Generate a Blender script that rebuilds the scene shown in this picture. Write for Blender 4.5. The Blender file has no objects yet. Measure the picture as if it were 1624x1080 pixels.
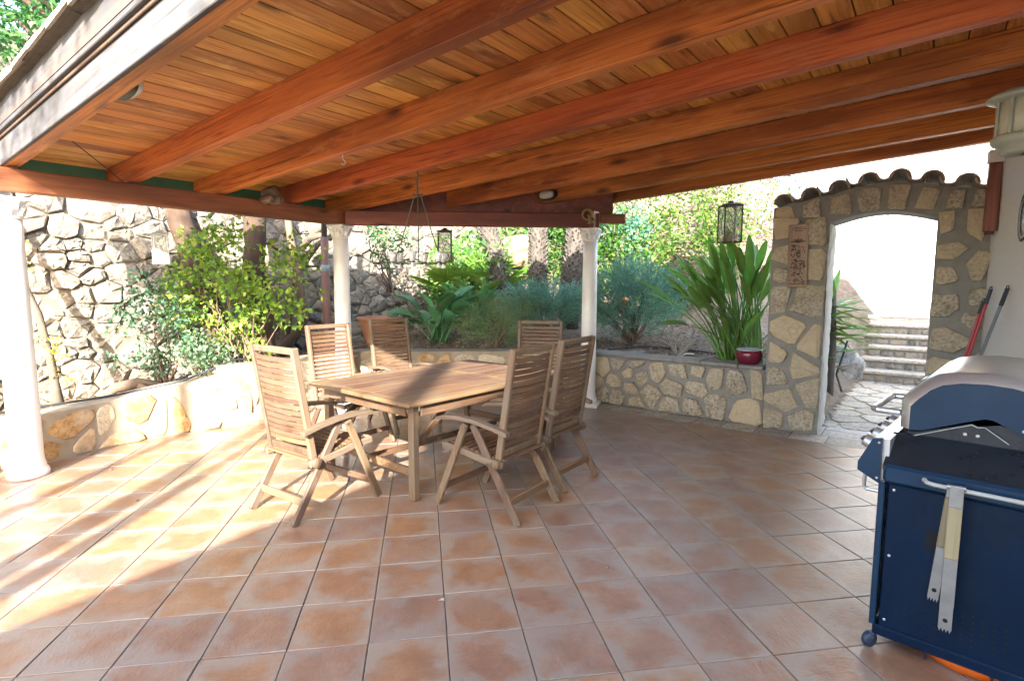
import bpy, math, random
import numpy as np
from mathutils import Vector, Matrix

random.seed(7)
rng = np.random.default_rng(7)
R = math.radians
SC = bpy.context.scene
COL = SC.collection

# ------------------------------------------------------------------ camera
CAM_H = 1.539
pitch, roll = 0.10366, 0.00442
F_ = Vector((0, math.cos(pitch), -math.sin(pitch)))
U0 = Vector((0, math.sin(pitch), math.cos(pitch)))
R0 = Vector((1, 0, 0))
R_ = R0 * math.cos(roll) + U0 * math.sin(roll)
U_ = -R0 * math.sin(roll) + U0 * math.cos(roll)
cam = bpy.data.cameras.new('camera')
cam.sensor_width = 36.0
cam.lens = 36.0 * 886.6 / 1624.0
cam.clip_start = 0.05
cam.clip_end = 2000
co = bpy.data.objects.new('camera', cam)
COL.objects.link(co)
co.matrix_world = Matrix(((R_.x, U_.x, -F_.x, 0), (R_.y, U_.y, -F_.y, 0), (R_.z, U_.z, -F_.z, CAM_H), (0, 0, 0, 1)))
SC.camera = co

# ------------------------------------------------------------------ sky, sun, exposure
SUN_EL = 26.5
SUN_AZ = 1.5          # light travels towards +y, turned this many degrees towards +x
w = bpy.data.worlds.new('World')
SC.world = w
w.use_nodes = True
nt = w.node_tree
bg = nt.nodes['Background']
sky = nt.nodes.new('ShaderNodeTexSky')
sky.sky_type = 'NISHITA'
sky.sun_disc = False
sky.sun_elevation = R(SUN_EL)
sky.sun_rotation = R(180 + SUN_AZ)
sky.air_density = 1.0
sky.dust_density = 2.0
sky.ozone_density = 1.0
nt.links.new(sky.outputs[0], bg.inputs[0])
bg.inputs[1].default_value = 0.15
sl = bpy.data.lights.new('sun', 'SUN')
sl.energy = 3.6
sl.angle = R(0.55)
sl.color = (1.0, 0.93, 0.82)
so = bpy.data.objects.new('sun', sl)
COL.objects.link(so)
so.rotation_euler = (R(90 - SUN_EL), 0, R(-SUN_AZ))
so.location = (0, -20, 12)
SC.view_settings.view_transform = 'Standard'
SC.view_settings.look = 'None'
SC.view_settings.gamma = 1.0
SC.view_settings.use_curve_mapping = False
SC.view_settings.exposure = 3.05
SC.cycles.use_denoising = True
SC.cycles.max_bounces = 8
SC.cycles.diffuse_bounces = 5
SC.cycles.glossy_bounces = 3
SC.cycles.transparent_max_bounces = 10
SC.cycles.sample_clamp_indirect = 6.0
SC.cycles.caustics_reflective = False
SC.cycles.caustics_refractive = False

# ------------------------------------------------------------------ pergola frame: x = -a (to the right along the joists), y = n
TH = R(143.06)
AX = Vector((math.cos(TH), math.sin(TH)))
NX = Vector((math.sin(TH), -math.cos(TH)))
O2 = Vector((-3.83, 4.32))
PROT = TH - math.pi


def P2W(u, n):
    p = O2 - AX * u + NX * n
    return (p.x, p.y)


def W2P(x, y):
    v = Vector((x, y)) - O2
    return (-AX.dot(v), NX.dot(v))


# ------------------------------------------------------------------ materials
MATS = {}


class NB:
    """tiny node builder"""

    def __init__(self, name):
        m = bpy.data.materials.new(name)
        m.use_nodes = True
        self.m = m
        self.t = m.node_tree
        self.bsdf = self.t.nodes['Principled BSDF']
        self.out = self.t.nodes['Material Output']

    def n(self, typ, **kw):
        nd = self.t.nodes.new(typ)
        for k, v in kw.items():
            setattr(nd, k, v)
        return nd

    def l(self, a, b):
        self.t.links.new(a, b)

    def coords(self, kind='Object', scale=(1, 1, 1), rot=(0, 0, 0), randshift=False):
        tc = self.n('ShaderNodeTexCoord')
        mp = self.n('ShaderNodeMapping')
        mp.inputs['Scale'].default_value = scale
        mp.inputs['Rotation'].default_value = rot
        src = self.n('ShaderNodeNewGeometry').outputs['Position'] if kind == 'World' else tc.outputs[kind]
        self.l(src, mp.inputs['Vector'])
        if randshift:
            oi = self.n('ShaderNodeObjectInfo')
            mu = self.n('ShaderNodeMath', operation='MULTIPLY')
            self.l(oi.outputs['Random'], mu.inputs[0])
            mu.inputs[1].default_value = 57.0
            cb = self.n('ShaderNodeCombineXYZ')
            for i in range(3):
                self.l(mu.outputs[0], cb.inputs[i])
            self.l(cb.outputs[0], mp.inputs['Location'])
        return mp.outputs[0]

    def noise(self, vec, scale, detail=4, rough=0.55, dist=0.0):
        nd = self.n('ShaderNodeTexNoise')
        nd.inputs['Scale'].default_value = scale
        nd.inputs['Detail'].default_value = detail
        nd.inputs['Roughness'].default_value = rough
        nd.inputs['Distortion'].default_value = dist
        self.l(vec, nd.inputs['Vector'])
        return nd.outputs['Fac']

    def ramp(self, fac, stops):
        r = self.n('ShaderNodeValToRGB')
        e = r.color_ramp.elements
        while len(e) < len(stops):
            e.new(0.5)
        for i, (p, c) in enumerate(stops):
            e[i].position = p
            e[i].color = (*c, 1) if len(c) == 3 else c
        self.l(fac, r.inputs[0])
        return r.outputs[0]

    def mix(self, fac, a, b, mode='MIX'):
        m = self.n('ShaderNodeMix', data_type='RGBA', blend_type=mode)
        for s, v in ((m.inputs[0], fac), (m.inputs[6], a), (m.inputs[7], b)):
            if isinstance(v, (int, float)):
                s.default_value = v
            elif isinstance(v, tuple):
                s.default_value = (*v, 1) if len(v) == 3 else v
            else:
                self.l(v, s)
        return m.outputs[2]

    def math(self, op, a, b=None, clamp=False):
        m = self.n('ShaderNodeMath', operation=op)
        m.use_clamp = clamp
        for s, v in ((m.inputs[0], a), (m.inputs[1], b)):
            if v is None:
                continue
            if isinstance(v, (int, float)):
                s.default_value = v
            else:
                self.l(v, s)
        return m.outputs[0]

    def rnd(self):
        return self.n('ShaderNodeObjectInfo').outputs['Random']

    def hsv(self, col, h=None, s=None, v=None):
        nd = self.n('ShaderNodeHueSaturation')
        for k, x in (('Hue', h), ('Saturation', s), ('Value', v)):
            if x is None:
                continue
            if isinstance(x, (int, float)):
                nd.inputs[k].default_value = x
            else:
                self.l(x, nd.inputs[k])
        if isinstance(col, tuple):
            nd.inputs['Color'].default_value = (*col, 1)
        else:
            self.l(col, nd.inputs['Color'])
        return nd.outputs[0]

    def rng(self, fac, lo, hi):
        m = self.n('ShaderNodeMapRange')
        self.l(fac, m.inputs[0])
        m.inputs[3].default_value = lo
        m.inputs[4].default_value = hi
        return m.outputs[0]

    def bump(self, h, strength=0.3, dist=0.01):
        b = self.n('ShaderNodeBump')
        b.inputs['Strength'].default_value = strength
        b.inputs['Distance'].default_value = dist
        self.l(h, b.inputs['Height'])
        self.l(b.outputs[0], self.bsdf.inputs['Normal'])

    def fin(self, col=None, rough=0.6, metal=0.0, spec=None):
        if col is not None:
            if isinstance(col, tuple):
                self.bsdf.inputs['Base Color'].default_value = (*col, 1)
            else:
                self.l(col, self.bsdf.inputs['Base Color'])
        if isinstance(rough, (int, float)):
            self.bsdf.inputs['Roughness'].default_value = rough
        else:
            self.l(rough, self.bsdf.inputs['Roughness'])
        self.bsdf.inputs['Metallic'].default_value = metal
        if spec is not None:
            self.bsdf.inputs['Specular IOR Level'].default_value = spec
        MATS[self.m.name] = self.m
        return self.m


def m_wood(name, dark, mid, light, rough=0.55, axis=0, knots=True, vary=0.25, grain=1.0, grey=None, worn=None):
    b = NB(name)
    sc = [22 * grain, 22 * grain, 22 * grain]
    sc[axis] = 1.3
    v = b.coords('Object', tuple(sc), randshift=True)
    n1 = b.noise(v, 1.0, 6, 0.6, 1.2)
    sc2 = [5, 5, 5]
    sc2[axis] = 0.9
    v2 = b.coords('Object', tuple(sc2), randshift=True)
    n2 = b.noise(v2, 1.0, 3, 0.5)
    c = b.ramp(n1, [(0.34, dark), (0.48, mid), (0.68, light)])
    c = b.mix(b.rng(n2, -0.1, 0.7), c, mid, 'MIX')
    n3 = b.noise(v2, 0.55, 3, 0.6)
    c = b.mix(b.ramp(n3, [(0.44, (0, 0, 0)), (0.66, (0.8, 0.8, 0.8))]), c, tuple(x * 0.8 for x in dark))
    if knots:
        sk = [6.5, 6.5, 6.5]
        sk[axis] = 2.2
        vk = b.coords('Object', tuple(sk), randshift=True)
        vo = b.n('ShaderNodeTexVoronoi')
        vo.inputs['Scale'].default_value = 0.62
        b.l(vk, vo.inputs['Vector'])
        k = b.ramp(b.math('ADD', vo.outputs['Distance'], b.math('MULTIPLY', b.math('SUBTRACT', n1, 0.5), 0.12)), [(0.05, (1, 1, 1)), (0.19, (0, 0, 0))])
        c = b.mix(b.math('MULTIPLY', k, 0.85), c, tuple(x * 0.25 for x in dark))
        sq = [34, 34, 34]
        sq[axis] = 0.7
        crk = b.noise(b.coords('Object', tuple(sq), randshift=True), 1.0, 3, 0.5, 0.4)
        c = b.mix(b.ramp(crk, [(0.68, (0, 0, 0)), (0.71, (0.7, 0.7, 0.7))]), c, tuple(x * 0.35 for x in dark))
    if worn:
        vw = b.coords('Object', (9, 2.2, 9) if axis == 1 else (2.2, 9, 9), randshift=True)
        nw = b.noise(vw, 1.0, 6, 0.72)
        c = b.mix(b.ramp(nw, [(0.54, (0, 0, 0)), (0.66, (0.55, 0.55, 0.55))]), c, worn)
    if grey:
        vg = b.coords('World', (3, 3, 3))
        g = b.noise(vg, 1.3, 4, 0.6)
        c = b.mix(b.ramp(g, [(0.42, (0, 0, 0)), (0.72, (1, 1, 1))]), c, grey)
    val = b.rng(b.rnd(), 1 - vary, 1 + vary)
    c = b.hsv(c, h=b.rng(b.rnd(), 0.488, 0.512), v=val)
    b.bump(n1, 0.25, 0.004)
    return b.fin(c, rough)


def m_plain(name, col, rough=0.5, metal=0.0, var=0.08, scale=6.0, bump=0.0, bscale=60, spec=None, kind='Object', dirt=None):
    b = NB(name)
    v = b.coords(kind)
    n = b.noise(v, scale, 5, 0.6)
    c = b.mix(n, tuple(x * (1 - var * 2) for x in col), tuple(min(1, x * (1 + var)) for x in col))
    if dirt:
        n2 = b.noise(v, scale * 0.35, 6, 0.65)
        c = b.mix(b.ramp(n2, [(0.5, (0, 0, 0)), (0.75, (0.8, 0.8, 0.8))]), c, dirt)
    if bump:
        b.bump(b.noise(v, bscale, 4, 0.65), bump, 0.006)
    rr = b.rng(n, max(0.02, rough - 0.1), min(1, rough + 0.1))
    return b.fin(c, rr, metal, spec)


def m_stone(name, c1, c2, c3, rough=0.85, scale=5.0, bump=0.6, vary=0.22, tint=None, bdist=0.03):
    b = NB(name)
    v = b.coords('Object', randshift=True)
    n = b.noise(v, scale, 8, 0.68)
    nf = b.noise(v, scale * 5, 5, 0.7)
    vo = b.n('ShaderNodeTexVoronoi')
    vo.inputs['Scale'].default_value = scale * 2.5
    b.l(v, vo.inputs['Vector'])
    c = b.ramp(n, [(0.3, c1), (0.5, c2), (0.72, c3)])
    c = b.mix(b.ramp(nf, [(0.35, (0.75, 0.75, 0.75)), (0.55, (0, 0, 0))]), c, tuple(x * 0.45 for x in c1))
    if tint:
        c = b.mix(b.ramp(b.rnd(), [(0.35, (0, 0, 0)), (0.8, (0.8, 0.8, 0.8))]), c, tint)
        n4 = b.noise(v, 2.6, 3)
        c = b.mix(b.ramp(n4, [(0.52, (0, 0, 0)), (0.7, (0.6, 0.6, 0.6))]), c, tint)
    c = b.hsv(c, v=b.rng(b.rnd(), 1 - vary, 1 + vary))
    h = b.math('ADD', b.math('MULTIPLY', n, 1.0), b.math('MULTIPLY', nf, 0.35))
    h = b.math('ADD', h, b.math('MULTIPLY', vo.outputs['Distance'], 0.4))
    b.bump(h, bump, bdist)
    return b.fin(c, rough)


def m_leaf(name, c1, c2, c3, rough=0.45, trans=0.35, spec=0.4):
    b = NB(name)
    g = b.n('ShaderNodeNewGeometry')
    rp = g.outputs['Random Per Island']
    c = b.ramp(rp, [(0.0, c1), (0.5, c2), (1.0, c3)])
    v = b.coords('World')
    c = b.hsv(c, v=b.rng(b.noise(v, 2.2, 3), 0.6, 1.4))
    b.fin(c, rough, 0, spec)
    tr = b.n('ShaderNodeBsdfTranslucent')
    ct = b.hsv(c, s=1.1, v=1.25)
    b.l(ct, tr.inputs['Color'])
    mx = b.n('ShaderNodeMixShader')
    mx.inputs[0].default_value = trans
    b.l(b.bsdf.outputs[0], mx.inputs[1])
    b.l(tr.outputs[0], mx.inputs[2])
    b.l(mx.outputs[0], b.out.inputs['Surface'])
    return b.m


def m_glass(name, tint=(0.9, 0.95, 0.92), op=0.25, rough=0.05):
    b = NB(name)
    v = b.coords('World')
    n = b.noise(v, 14, 4)
    b.fin(b.mix(n, tuple(x * 0.75 for x in tint), tint), rough, 0, 0.6)
    tp = b.n('ShaderNodeBsdfTransparent')
    mx = b.n('ShaderNodeMixShader')
    b.l(b.rng(n, op * 0.6, op * 1.4), mx.inputs[0])
    b.l(tp.outputs[0], mx.inputs[1])
    b.l(b.bsdf.outputs[0], mx.inputs[2])
    b.l(mx.outputs[0], b.out.inputs['Surface'])
    return b.m


# woods
m_wood('joist_wood', (0.17, 0.036, 0.009), (0.56, 0.150, 0.028), (0.72, 0.25, 0.055), 0.55, axis=0, vary=0.12, grain=1.9, worn=(0.62, 0.25, 0.085))
m_wood('ring_wood', (0.12, 0.035, 0.02), (0.26, 0.075, 0.036), (0.36, 0.125, 0.065), 0.5, axis=0, vary=0.1)
m_wood('plank_wood', (0.28, 0.105, 0.024), (0.62, 0.265, 0.058), (0.76, 0.40, 0.11), 0.6, axis=1, vary=0.2, grain=1.5, worn=(0.78, 0.46, 0.16))
m_wood('fascia_wood', (0.04, 0.036, 0.034), (0.10, 0.092, 0.088), (0.15, 0.138, 0.13), 0.9, axis=0, vary=0.1, grey=(0.075, 0.078, 0.092))
m_wood('teak', (0.066, 0.032, 0.016), (0.145, 0.076, 0.040), (0.20, 0.120, 0.070), 0.65, axis=0, knots=False, vary=0.18, grain=1.6, grey=(0.12, 0.085, 0.058))
m_wood('teak_leg', (0.068, 0.038, 0.021), (0.142, 0.086, 0.050), (0.20, 0.135, 0.083), 0.65, axis=2, knots=False, vary=0.16, grain=1.6, grey=(0.135, 0.105, 0.076))
m_wood('teak_grey', (0.095, 0.064, 0.040), (0.17, 0.12, 0.082), (0.23, 0.178, 0.13), 0.65, axis=1, knots=False, vary=0.1, grain=1.6)
m_wood('dark_strut_wood', (0.10, 0.03, 0.02), (0.20, 0.06, 0.045), (0.28, 0.10, 0.07), 0.5, axis=2, knots=False)
m_wood('plaque_wood', (0.20, 0.13, 0.10), (0.32, 0.22, 0.17), (0.42, 0.30, 0.23), 0.7, axis=2, knots=False)
m_wood('tong_wood', (0.14, 0.11, 0.06), (0.24, 0.19, 0.11), (0.32, 0.26, 0.16), 0.6, axis=2, knots=False)
m_wood('cut_log', (0.11, 0.075, 0.05), (0.20, 0.145, 0.10), (0.30, 0.235, 0.17), 0.8, axis=1, knots=False)


# floor tile
def mk_tile():
    b = NB('terracotta_tile')
    v = b.coords('Object', randshift=True)
    n1 = b.noise(v, 4.5, 6, 0.65)
    n2 = b.noise(v, 50, 5, 0.7)
    n3 = b.noise(v, 2.2, 3, 0.5)
    c = b.ramp(n1, [(0.28, (0.205, 0.098, 0.058)), (0.5, (0.285, 0.147, 0.086)), (0.72, (0.345, 0.205, 0.125))])
    c = b.mix(b.ramp(n2, [(0.30, (0.6, 0.6, 0.6)), (0.66, (0, 0, 0))]), c, (0.19, 0.105, 0.066))
    # paler worn rim of each tile
    sp = b.n('ShaderNodeSeparateXYZ')
    tc = b.n('ShaderNodeTexCoord')
    b.l(tc.outputs['Object'], sp.inputs[0])
    mx = b.math('MAXIMUM', b.math('ABSOLUTE', sp.outputs[0]), b.math('ABSOLUTE', sp.outputs[1]))
    n5 = b.noise(v, 5.5, 4, 0.6)
    rim = b.math('ADD', b.math('MULTIPLY', mx, 2.6), b.math('MULTIPLY', n5, 1.15))
    rimf = b.ramp(rim, [(0.78, (0, 0, 0)), (1.12, (0.75, 0.75, 0.75))])
    c = b.mix(rimf, c, (0.275, 0.225, 0.185))
    c = b.mix(b.ramp(b.noise(v, 3.3, 4), [(0.5, (0, 0, 0)), (0.85, (0.6, 0.6, 0.6))]), c, (0.275, 0.225, 0.185))
    c = b.hsv(c, h=b.rng(b.rnd(), 0.496, 0.506), s=b.rng(b.rnd(), 0.9, 1.1), v=b.rng(b.rnd(), 0.9, 1.12))
    b.bump(b.math('ADD', b.math('MULTIPLY', n1, 1.0), b.math('MULTIPLY', b.noise(b.coords('Object', (14, 34, 14), randshift=True), 1.0, 6, 0.7, 1.5), 0.8)), 0.5, 0.006)
    return b.fin(c, b.rng(n2, 0.2, 0.45), 0, 0.55)


mk_tile()
m_stone('border_tile', (0.30, 0.27, 0.24), (0.44, 0.41, 0.37), (0.52, 0.49, 0.44), 0.55, 6, 0.25, 0.12, bdist=0.008)
m_plain('grout', (0.15, 0.128, 0.11), 0.9, var=0.2, scale=9, bump=0.3)
m_stone('dry_stone', (0.145, 0.125, 0.10), (0.29, 0.262, 0.222), (0.41, 0.38, 0.335), 0.95, 6.5, 1.0, 0.2, tint=(0.27, 0.22, 0.165))
m_stone('mortar_stone', (0.38, 0.32, 0.23), (0.56, 0.50, 0.385), (0.66, 0.61, 0.50), 0.85, 8, 0.8, 0.13, tint=(0.54, 0.45, 0.30))
m_stone('orange_stone', (0.36, 0.20, 0.075), (0.50, 0.31, 0.13), (0.56, 0.42, 0.24), 0.85, 6, 0.4, 0.12, tint=(0.66, 0.60, 0.48))
m_plain('mortar', (0.30, 0.295, 0.27), 0.95, var=0.2, scale=14, bump=0.7, bscale=45)
m_plain('pale_mortar', (0.33, 0.28, 0.21), 0.95, var=0.2, scale=10, bump=0.6, bscale=45)
m_plain('dark_joint', (0.20, 0.175, 0.145), 1.0, var=0.3, scale=10, bump=0.6)
m_plain('whitewash', (0.56, 0.54, 0.48), 0.85, var=0.12, scale=9, bump=0.6, bscale=30)
m_stone('boulder_rock', (0.13, 0.12, 0.11), (0.27, 0.26, 0.24), (0.42, 0.40, 0.37), 0.9, 3.5, 1.0, 0.15, bdist=0.06)
m_stone('paving_stone', (0.35, 0.29, 0.22), (0.49, 0.42, 0.33), (0.57, 0.50, 0.41), 0.75, 5, 0.4, 0.15)
m_plain('column_paint', (0.83, 0.85, 0.86), 0.35, var=0.03, scale=5, bump=0.08, dirt=(0.66, 0.64, 0.58))
m_plain('house_white', (0.80, 0.80, 0.78), 0.8, var=0.03, scale=4, bump=0.3)
m_plain('rough_plaster', (0.80, 0.83, 0.83), 0.9, var=0.08, scale=30, bump=1.0, bscale=48)
m_plain('door_white', (0.76, 0.78, 0.79), 0.4, var=0.03)
m_plain('terracotta', (0.42, 0.20, 0.115), 0.75, var=0.15, scale=7, bump=0.2, dirt=(0.50, 0.38, 0.29))
m_plain('orange_clay', (0.33, 0.14, 0.05), 0.75, var=0.15, scale=7, bump=0.2)
m_plain('roof_tile_clay', (0.42, 0.36, 0.28), 0.9, var=0.25, scale=11, bump=0.6, bscale=40, dirt=(0.30, 0.29, 0.20))
m_plain('arch_tile_clay', (0.50, 0.41, 0.31), 0.9, var=0.2, scale=10, bump=0.6, bscale=40, dirt=(0.36, 0.33, 0.25))
m_plain('roof_board', (0.10, 0.08, 0.07), 0.9)
m_plain('green_tarp', (0.045, 0.17, 0.11), 0.6, var=0.2)
m_plain('red_glaze', (0.20, 0.018, 0.045), 0.12, var=0.2)
m_plain('glaze_rim', (0.40, 0.46, 0.52), 0.15)
m_plain('iron_rust', (0.12, 0.085, 0.065), 0.6, 0.4, var=0.25, scale=20)
m_plain('iron_green', (0.075, 0.12, 0.09), 0.5, 0.3, var=0.2, scale=20)
m_plain('tin_grey', (0.42, 0.43, 0.41), 0.6, 0.2, var=0.2, scale=16, dirt=(0.26, 0.24, 0.20))
m_plain('candle_red', (0.42, 0.10, 0.09), 0.6)
m_plain('candle_pale', (0.62, 0.40, 0.34), 0.6)
m_glass('lantern_glass', (0.62, 0.68, 0.60), 0.28, 0.12)
m_glass('cup_glass', (0.95, 0.97, 0.97), 0.85, 0.08)
m_plain('lamp_black', (0.02, 0.02, 0.02), 0.4)
m_plain('lamp_glass', (0.62, 0.62, 0.58), 0.25)
m_plain('lamp_green', (0.46, 0.50, 0.42), 0.5, var=0.1)
m_plain('lamp_frosted', (0.66, 0.66, 0.52), 0.3, var=0.08)
m_plain('gold_ornament', (0.42, 0.31, 0.13), 0.5, 0.2, var=0.3, scale=30)
m_plain('steel_hook', (0.60, 0.60, 0.58), 0.3, 0.9)
m_plain('tong_steel', (0.34, 0.34, 0.33), 0.32, 0.75, var=0.25, scale=12)
m_plain('hose_black', (0.035, 0.04, 0.05), 0.5)
m_plain('hose_pale', (0.45, 0.43, 0.33), 0.5)
m_plain('pink_pipe', (0.30, 0.18, 0.18), 0.5, var=0.15)
m_plain('blue_tape', (0.35, 0.48, 0.55), 0.5)
m_plain('grill_blue', (0.005, 0.028, 0.066), 0.36, 0.0, var=0.25, scale=6, spec=0.3, dirt=(0.013, 0.036, 0.070))
m_plain('grill_panel', (0.001, 0.011, 0.034), 0.42, 0.0, var=0.3, scale=5, spec=0.16, dirt=(0.008, 0.022, 0.044))
m_plain('grill_black', (0.018, 0.024, 0.032), 0.3, 0.2, var=0.2, scale=14)
m_plain('hole_black', (0.003, 0.004, 0.006), 0.9)
m_plain('plastic_navy', (0.02, 0.035, 0.07), 0.4)
m_plain('orange_plastic', (0.75, 0.14, 0.015), 0.45)
m_plain('broom_red', (0.42, 0.025, 0.04), 0.35)
m_plain('broom_grey', (0.22, 0.26, 0.29), 0.35, 0.3)
m_plain('broom_cap', (0.03, 0.035, 0.06), 0.5)
m_plain('plate_blue', (0.03, 0.09, 0.16), 0.25)
m_plain('plate_white', (0.70, 0.74, 0.76), 0.25)
m_plain('blue_bird', (0.10, 0.30, 0.42), 0.4)


def mk_steel():
    b = NB('brushed_steel')
    v = b.coords('Object', (3, 3, 3))
    n = b.noise(v, 2.5, 5)
    c = b.mix(n, (0.50, 0.51, 0.51), (0.60, 0.61, 0.61))
    return b.fin(c, b.rng(n, 0.24, 0.36), 0.75)


mk_steel()


def mk_soil():
    b = NB('soil')
    v = b.coords('World')
    n = b.noise(v, 9, 8, 0.75)
    n2 = b.noise(v, 1.1, 4)
    nf = b.noise(v, 55, 4, 0.7)
    c = b.ramp(n, [(0.3, (0.09, 0.062, 0.043)), (0.5, (0.19, 0.14, 0.10)), (0.7, (0.31, 0.25, 0.19))])
    c = b.mix(b.ramp(n2, [(0.45, (0, 0, 0)), (0.65, (0.6, 0.6, 0.6))]), c, (0.30, 0.25, 0.19))
    c = b.mix(b.ramp(nf, [(0.4, (0.5, 0.5, 0.5)), (0.55, (0, 0, 0))]), c, (0.07, 0.05, 0.035))
    b.bump(b.math('ADD', n, b.math('MULTIPLY', nf, 0.5)), 0.9, 0.05)
    return b.fin(c, 0.95)


mk_soil()
m_plain('ground_earth', (0.24, 0.20, 0.15), 0.95, var=0.3, scale=0.8, bump=0.5, bscale=6, kind='World')
m_plain('bark_brown', (0.085, 0.052, 0.034), 0.95, var=0.35, scale=9, bump=1.0, bscale=28)
m_plain('bark_grey', (0.12, 0.10, 0.075), 0.95, var=0.3, scale=9, bump=1.0, bscale=30)
m_plain('vine_bark', (0.17, 0.12, 0.085), 0.95, var=0.25, scale=9, bump=0.8, bscale=30)
m_plain('palm_bark', (0.10, 0.086, 0.072), 0.95, var=0.35, scale=14, bump=1.0, bscale=40)
m_plain('twig_grey', (0.36, 0.31, 0.26), 0.9, var=0.2)
m_plain('stem_green', (0.13, 0.17, 0.06), 0.6, var=0.2)
m_plain('moss_yellow', (0.42, 0.38, 0.06), 0.9, var=0.2)
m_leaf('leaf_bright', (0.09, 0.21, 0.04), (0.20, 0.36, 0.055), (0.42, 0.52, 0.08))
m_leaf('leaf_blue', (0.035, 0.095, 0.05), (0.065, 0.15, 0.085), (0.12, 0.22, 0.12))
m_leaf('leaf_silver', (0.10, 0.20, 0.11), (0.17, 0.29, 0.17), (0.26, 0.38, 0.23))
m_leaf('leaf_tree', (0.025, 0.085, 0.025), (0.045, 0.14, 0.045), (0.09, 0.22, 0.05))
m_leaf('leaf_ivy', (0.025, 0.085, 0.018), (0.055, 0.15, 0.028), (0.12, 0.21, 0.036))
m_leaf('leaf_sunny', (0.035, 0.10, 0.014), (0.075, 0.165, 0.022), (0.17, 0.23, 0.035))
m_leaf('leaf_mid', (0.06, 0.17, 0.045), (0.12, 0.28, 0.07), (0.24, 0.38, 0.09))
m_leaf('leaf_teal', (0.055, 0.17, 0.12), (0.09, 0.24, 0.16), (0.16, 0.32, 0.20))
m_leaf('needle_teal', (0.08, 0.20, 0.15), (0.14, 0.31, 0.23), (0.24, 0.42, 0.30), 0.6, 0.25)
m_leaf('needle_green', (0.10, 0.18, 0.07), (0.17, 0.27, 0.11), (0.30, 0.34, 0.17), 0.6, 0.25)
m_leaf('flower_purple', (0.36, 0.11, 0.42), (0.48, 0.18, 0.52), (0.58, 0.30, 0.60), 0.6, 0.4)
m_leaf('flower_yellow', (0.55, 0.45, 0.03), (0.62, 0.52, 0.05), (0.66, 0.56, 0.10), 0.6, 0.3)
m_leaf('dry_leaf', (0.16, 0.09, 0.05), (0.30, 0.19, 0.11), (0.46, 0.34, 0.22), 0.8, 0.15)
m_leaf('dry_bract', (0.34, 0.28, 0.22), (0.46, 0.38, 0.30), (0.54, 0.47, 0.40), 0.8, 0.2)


def mk_big_leaf(name, c1, c2):
    b = NB(name)
    v = b.coords('Object', (30, 2, 30), randshift=True)
    n = b.noise(v, 1.0, 4)
    c = b.mix(n, c1, c2)
    c = b.hsv(c, h=b.rng(b.rnd(), 0.475, 0.52), v=b.rng(b.rnd(), 0.7, 1.35))
    b.bump(n, 0.15, 0.004)
    b.fin(c, 0.34, 0, 0.5)
    tr = b.n('ShaderNodeBsdfTranslucent')
    b.l(b.hsv(c, s=1.1, v=1.3), tr.inputs['Color'])
    mx = b.n('ShaderNodeMixShader')
    mx.inputs[0].default_value = 0.28
    b.l(b.bsdf.outputs[0], mx.inputs[1])
    b.l(tr.outputs[0], mx.inputs[2])
    b.l(mx.outputs[0], b.out.inputs['Surface'])


mk_big_leaf('paddle_leaf', (0.10, 0.24, 0.055), (0.21, 0.38, 0.09))
mk_big_leaf('paddle_leaf_dark', (0.06, 0.20, 0.075), (0.14, 0.33, 0.13))
mk_big_leaf('sword_leaf', (0.10, 0.22, 0.035), (0.21, 0.34, 0.06))


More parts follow.
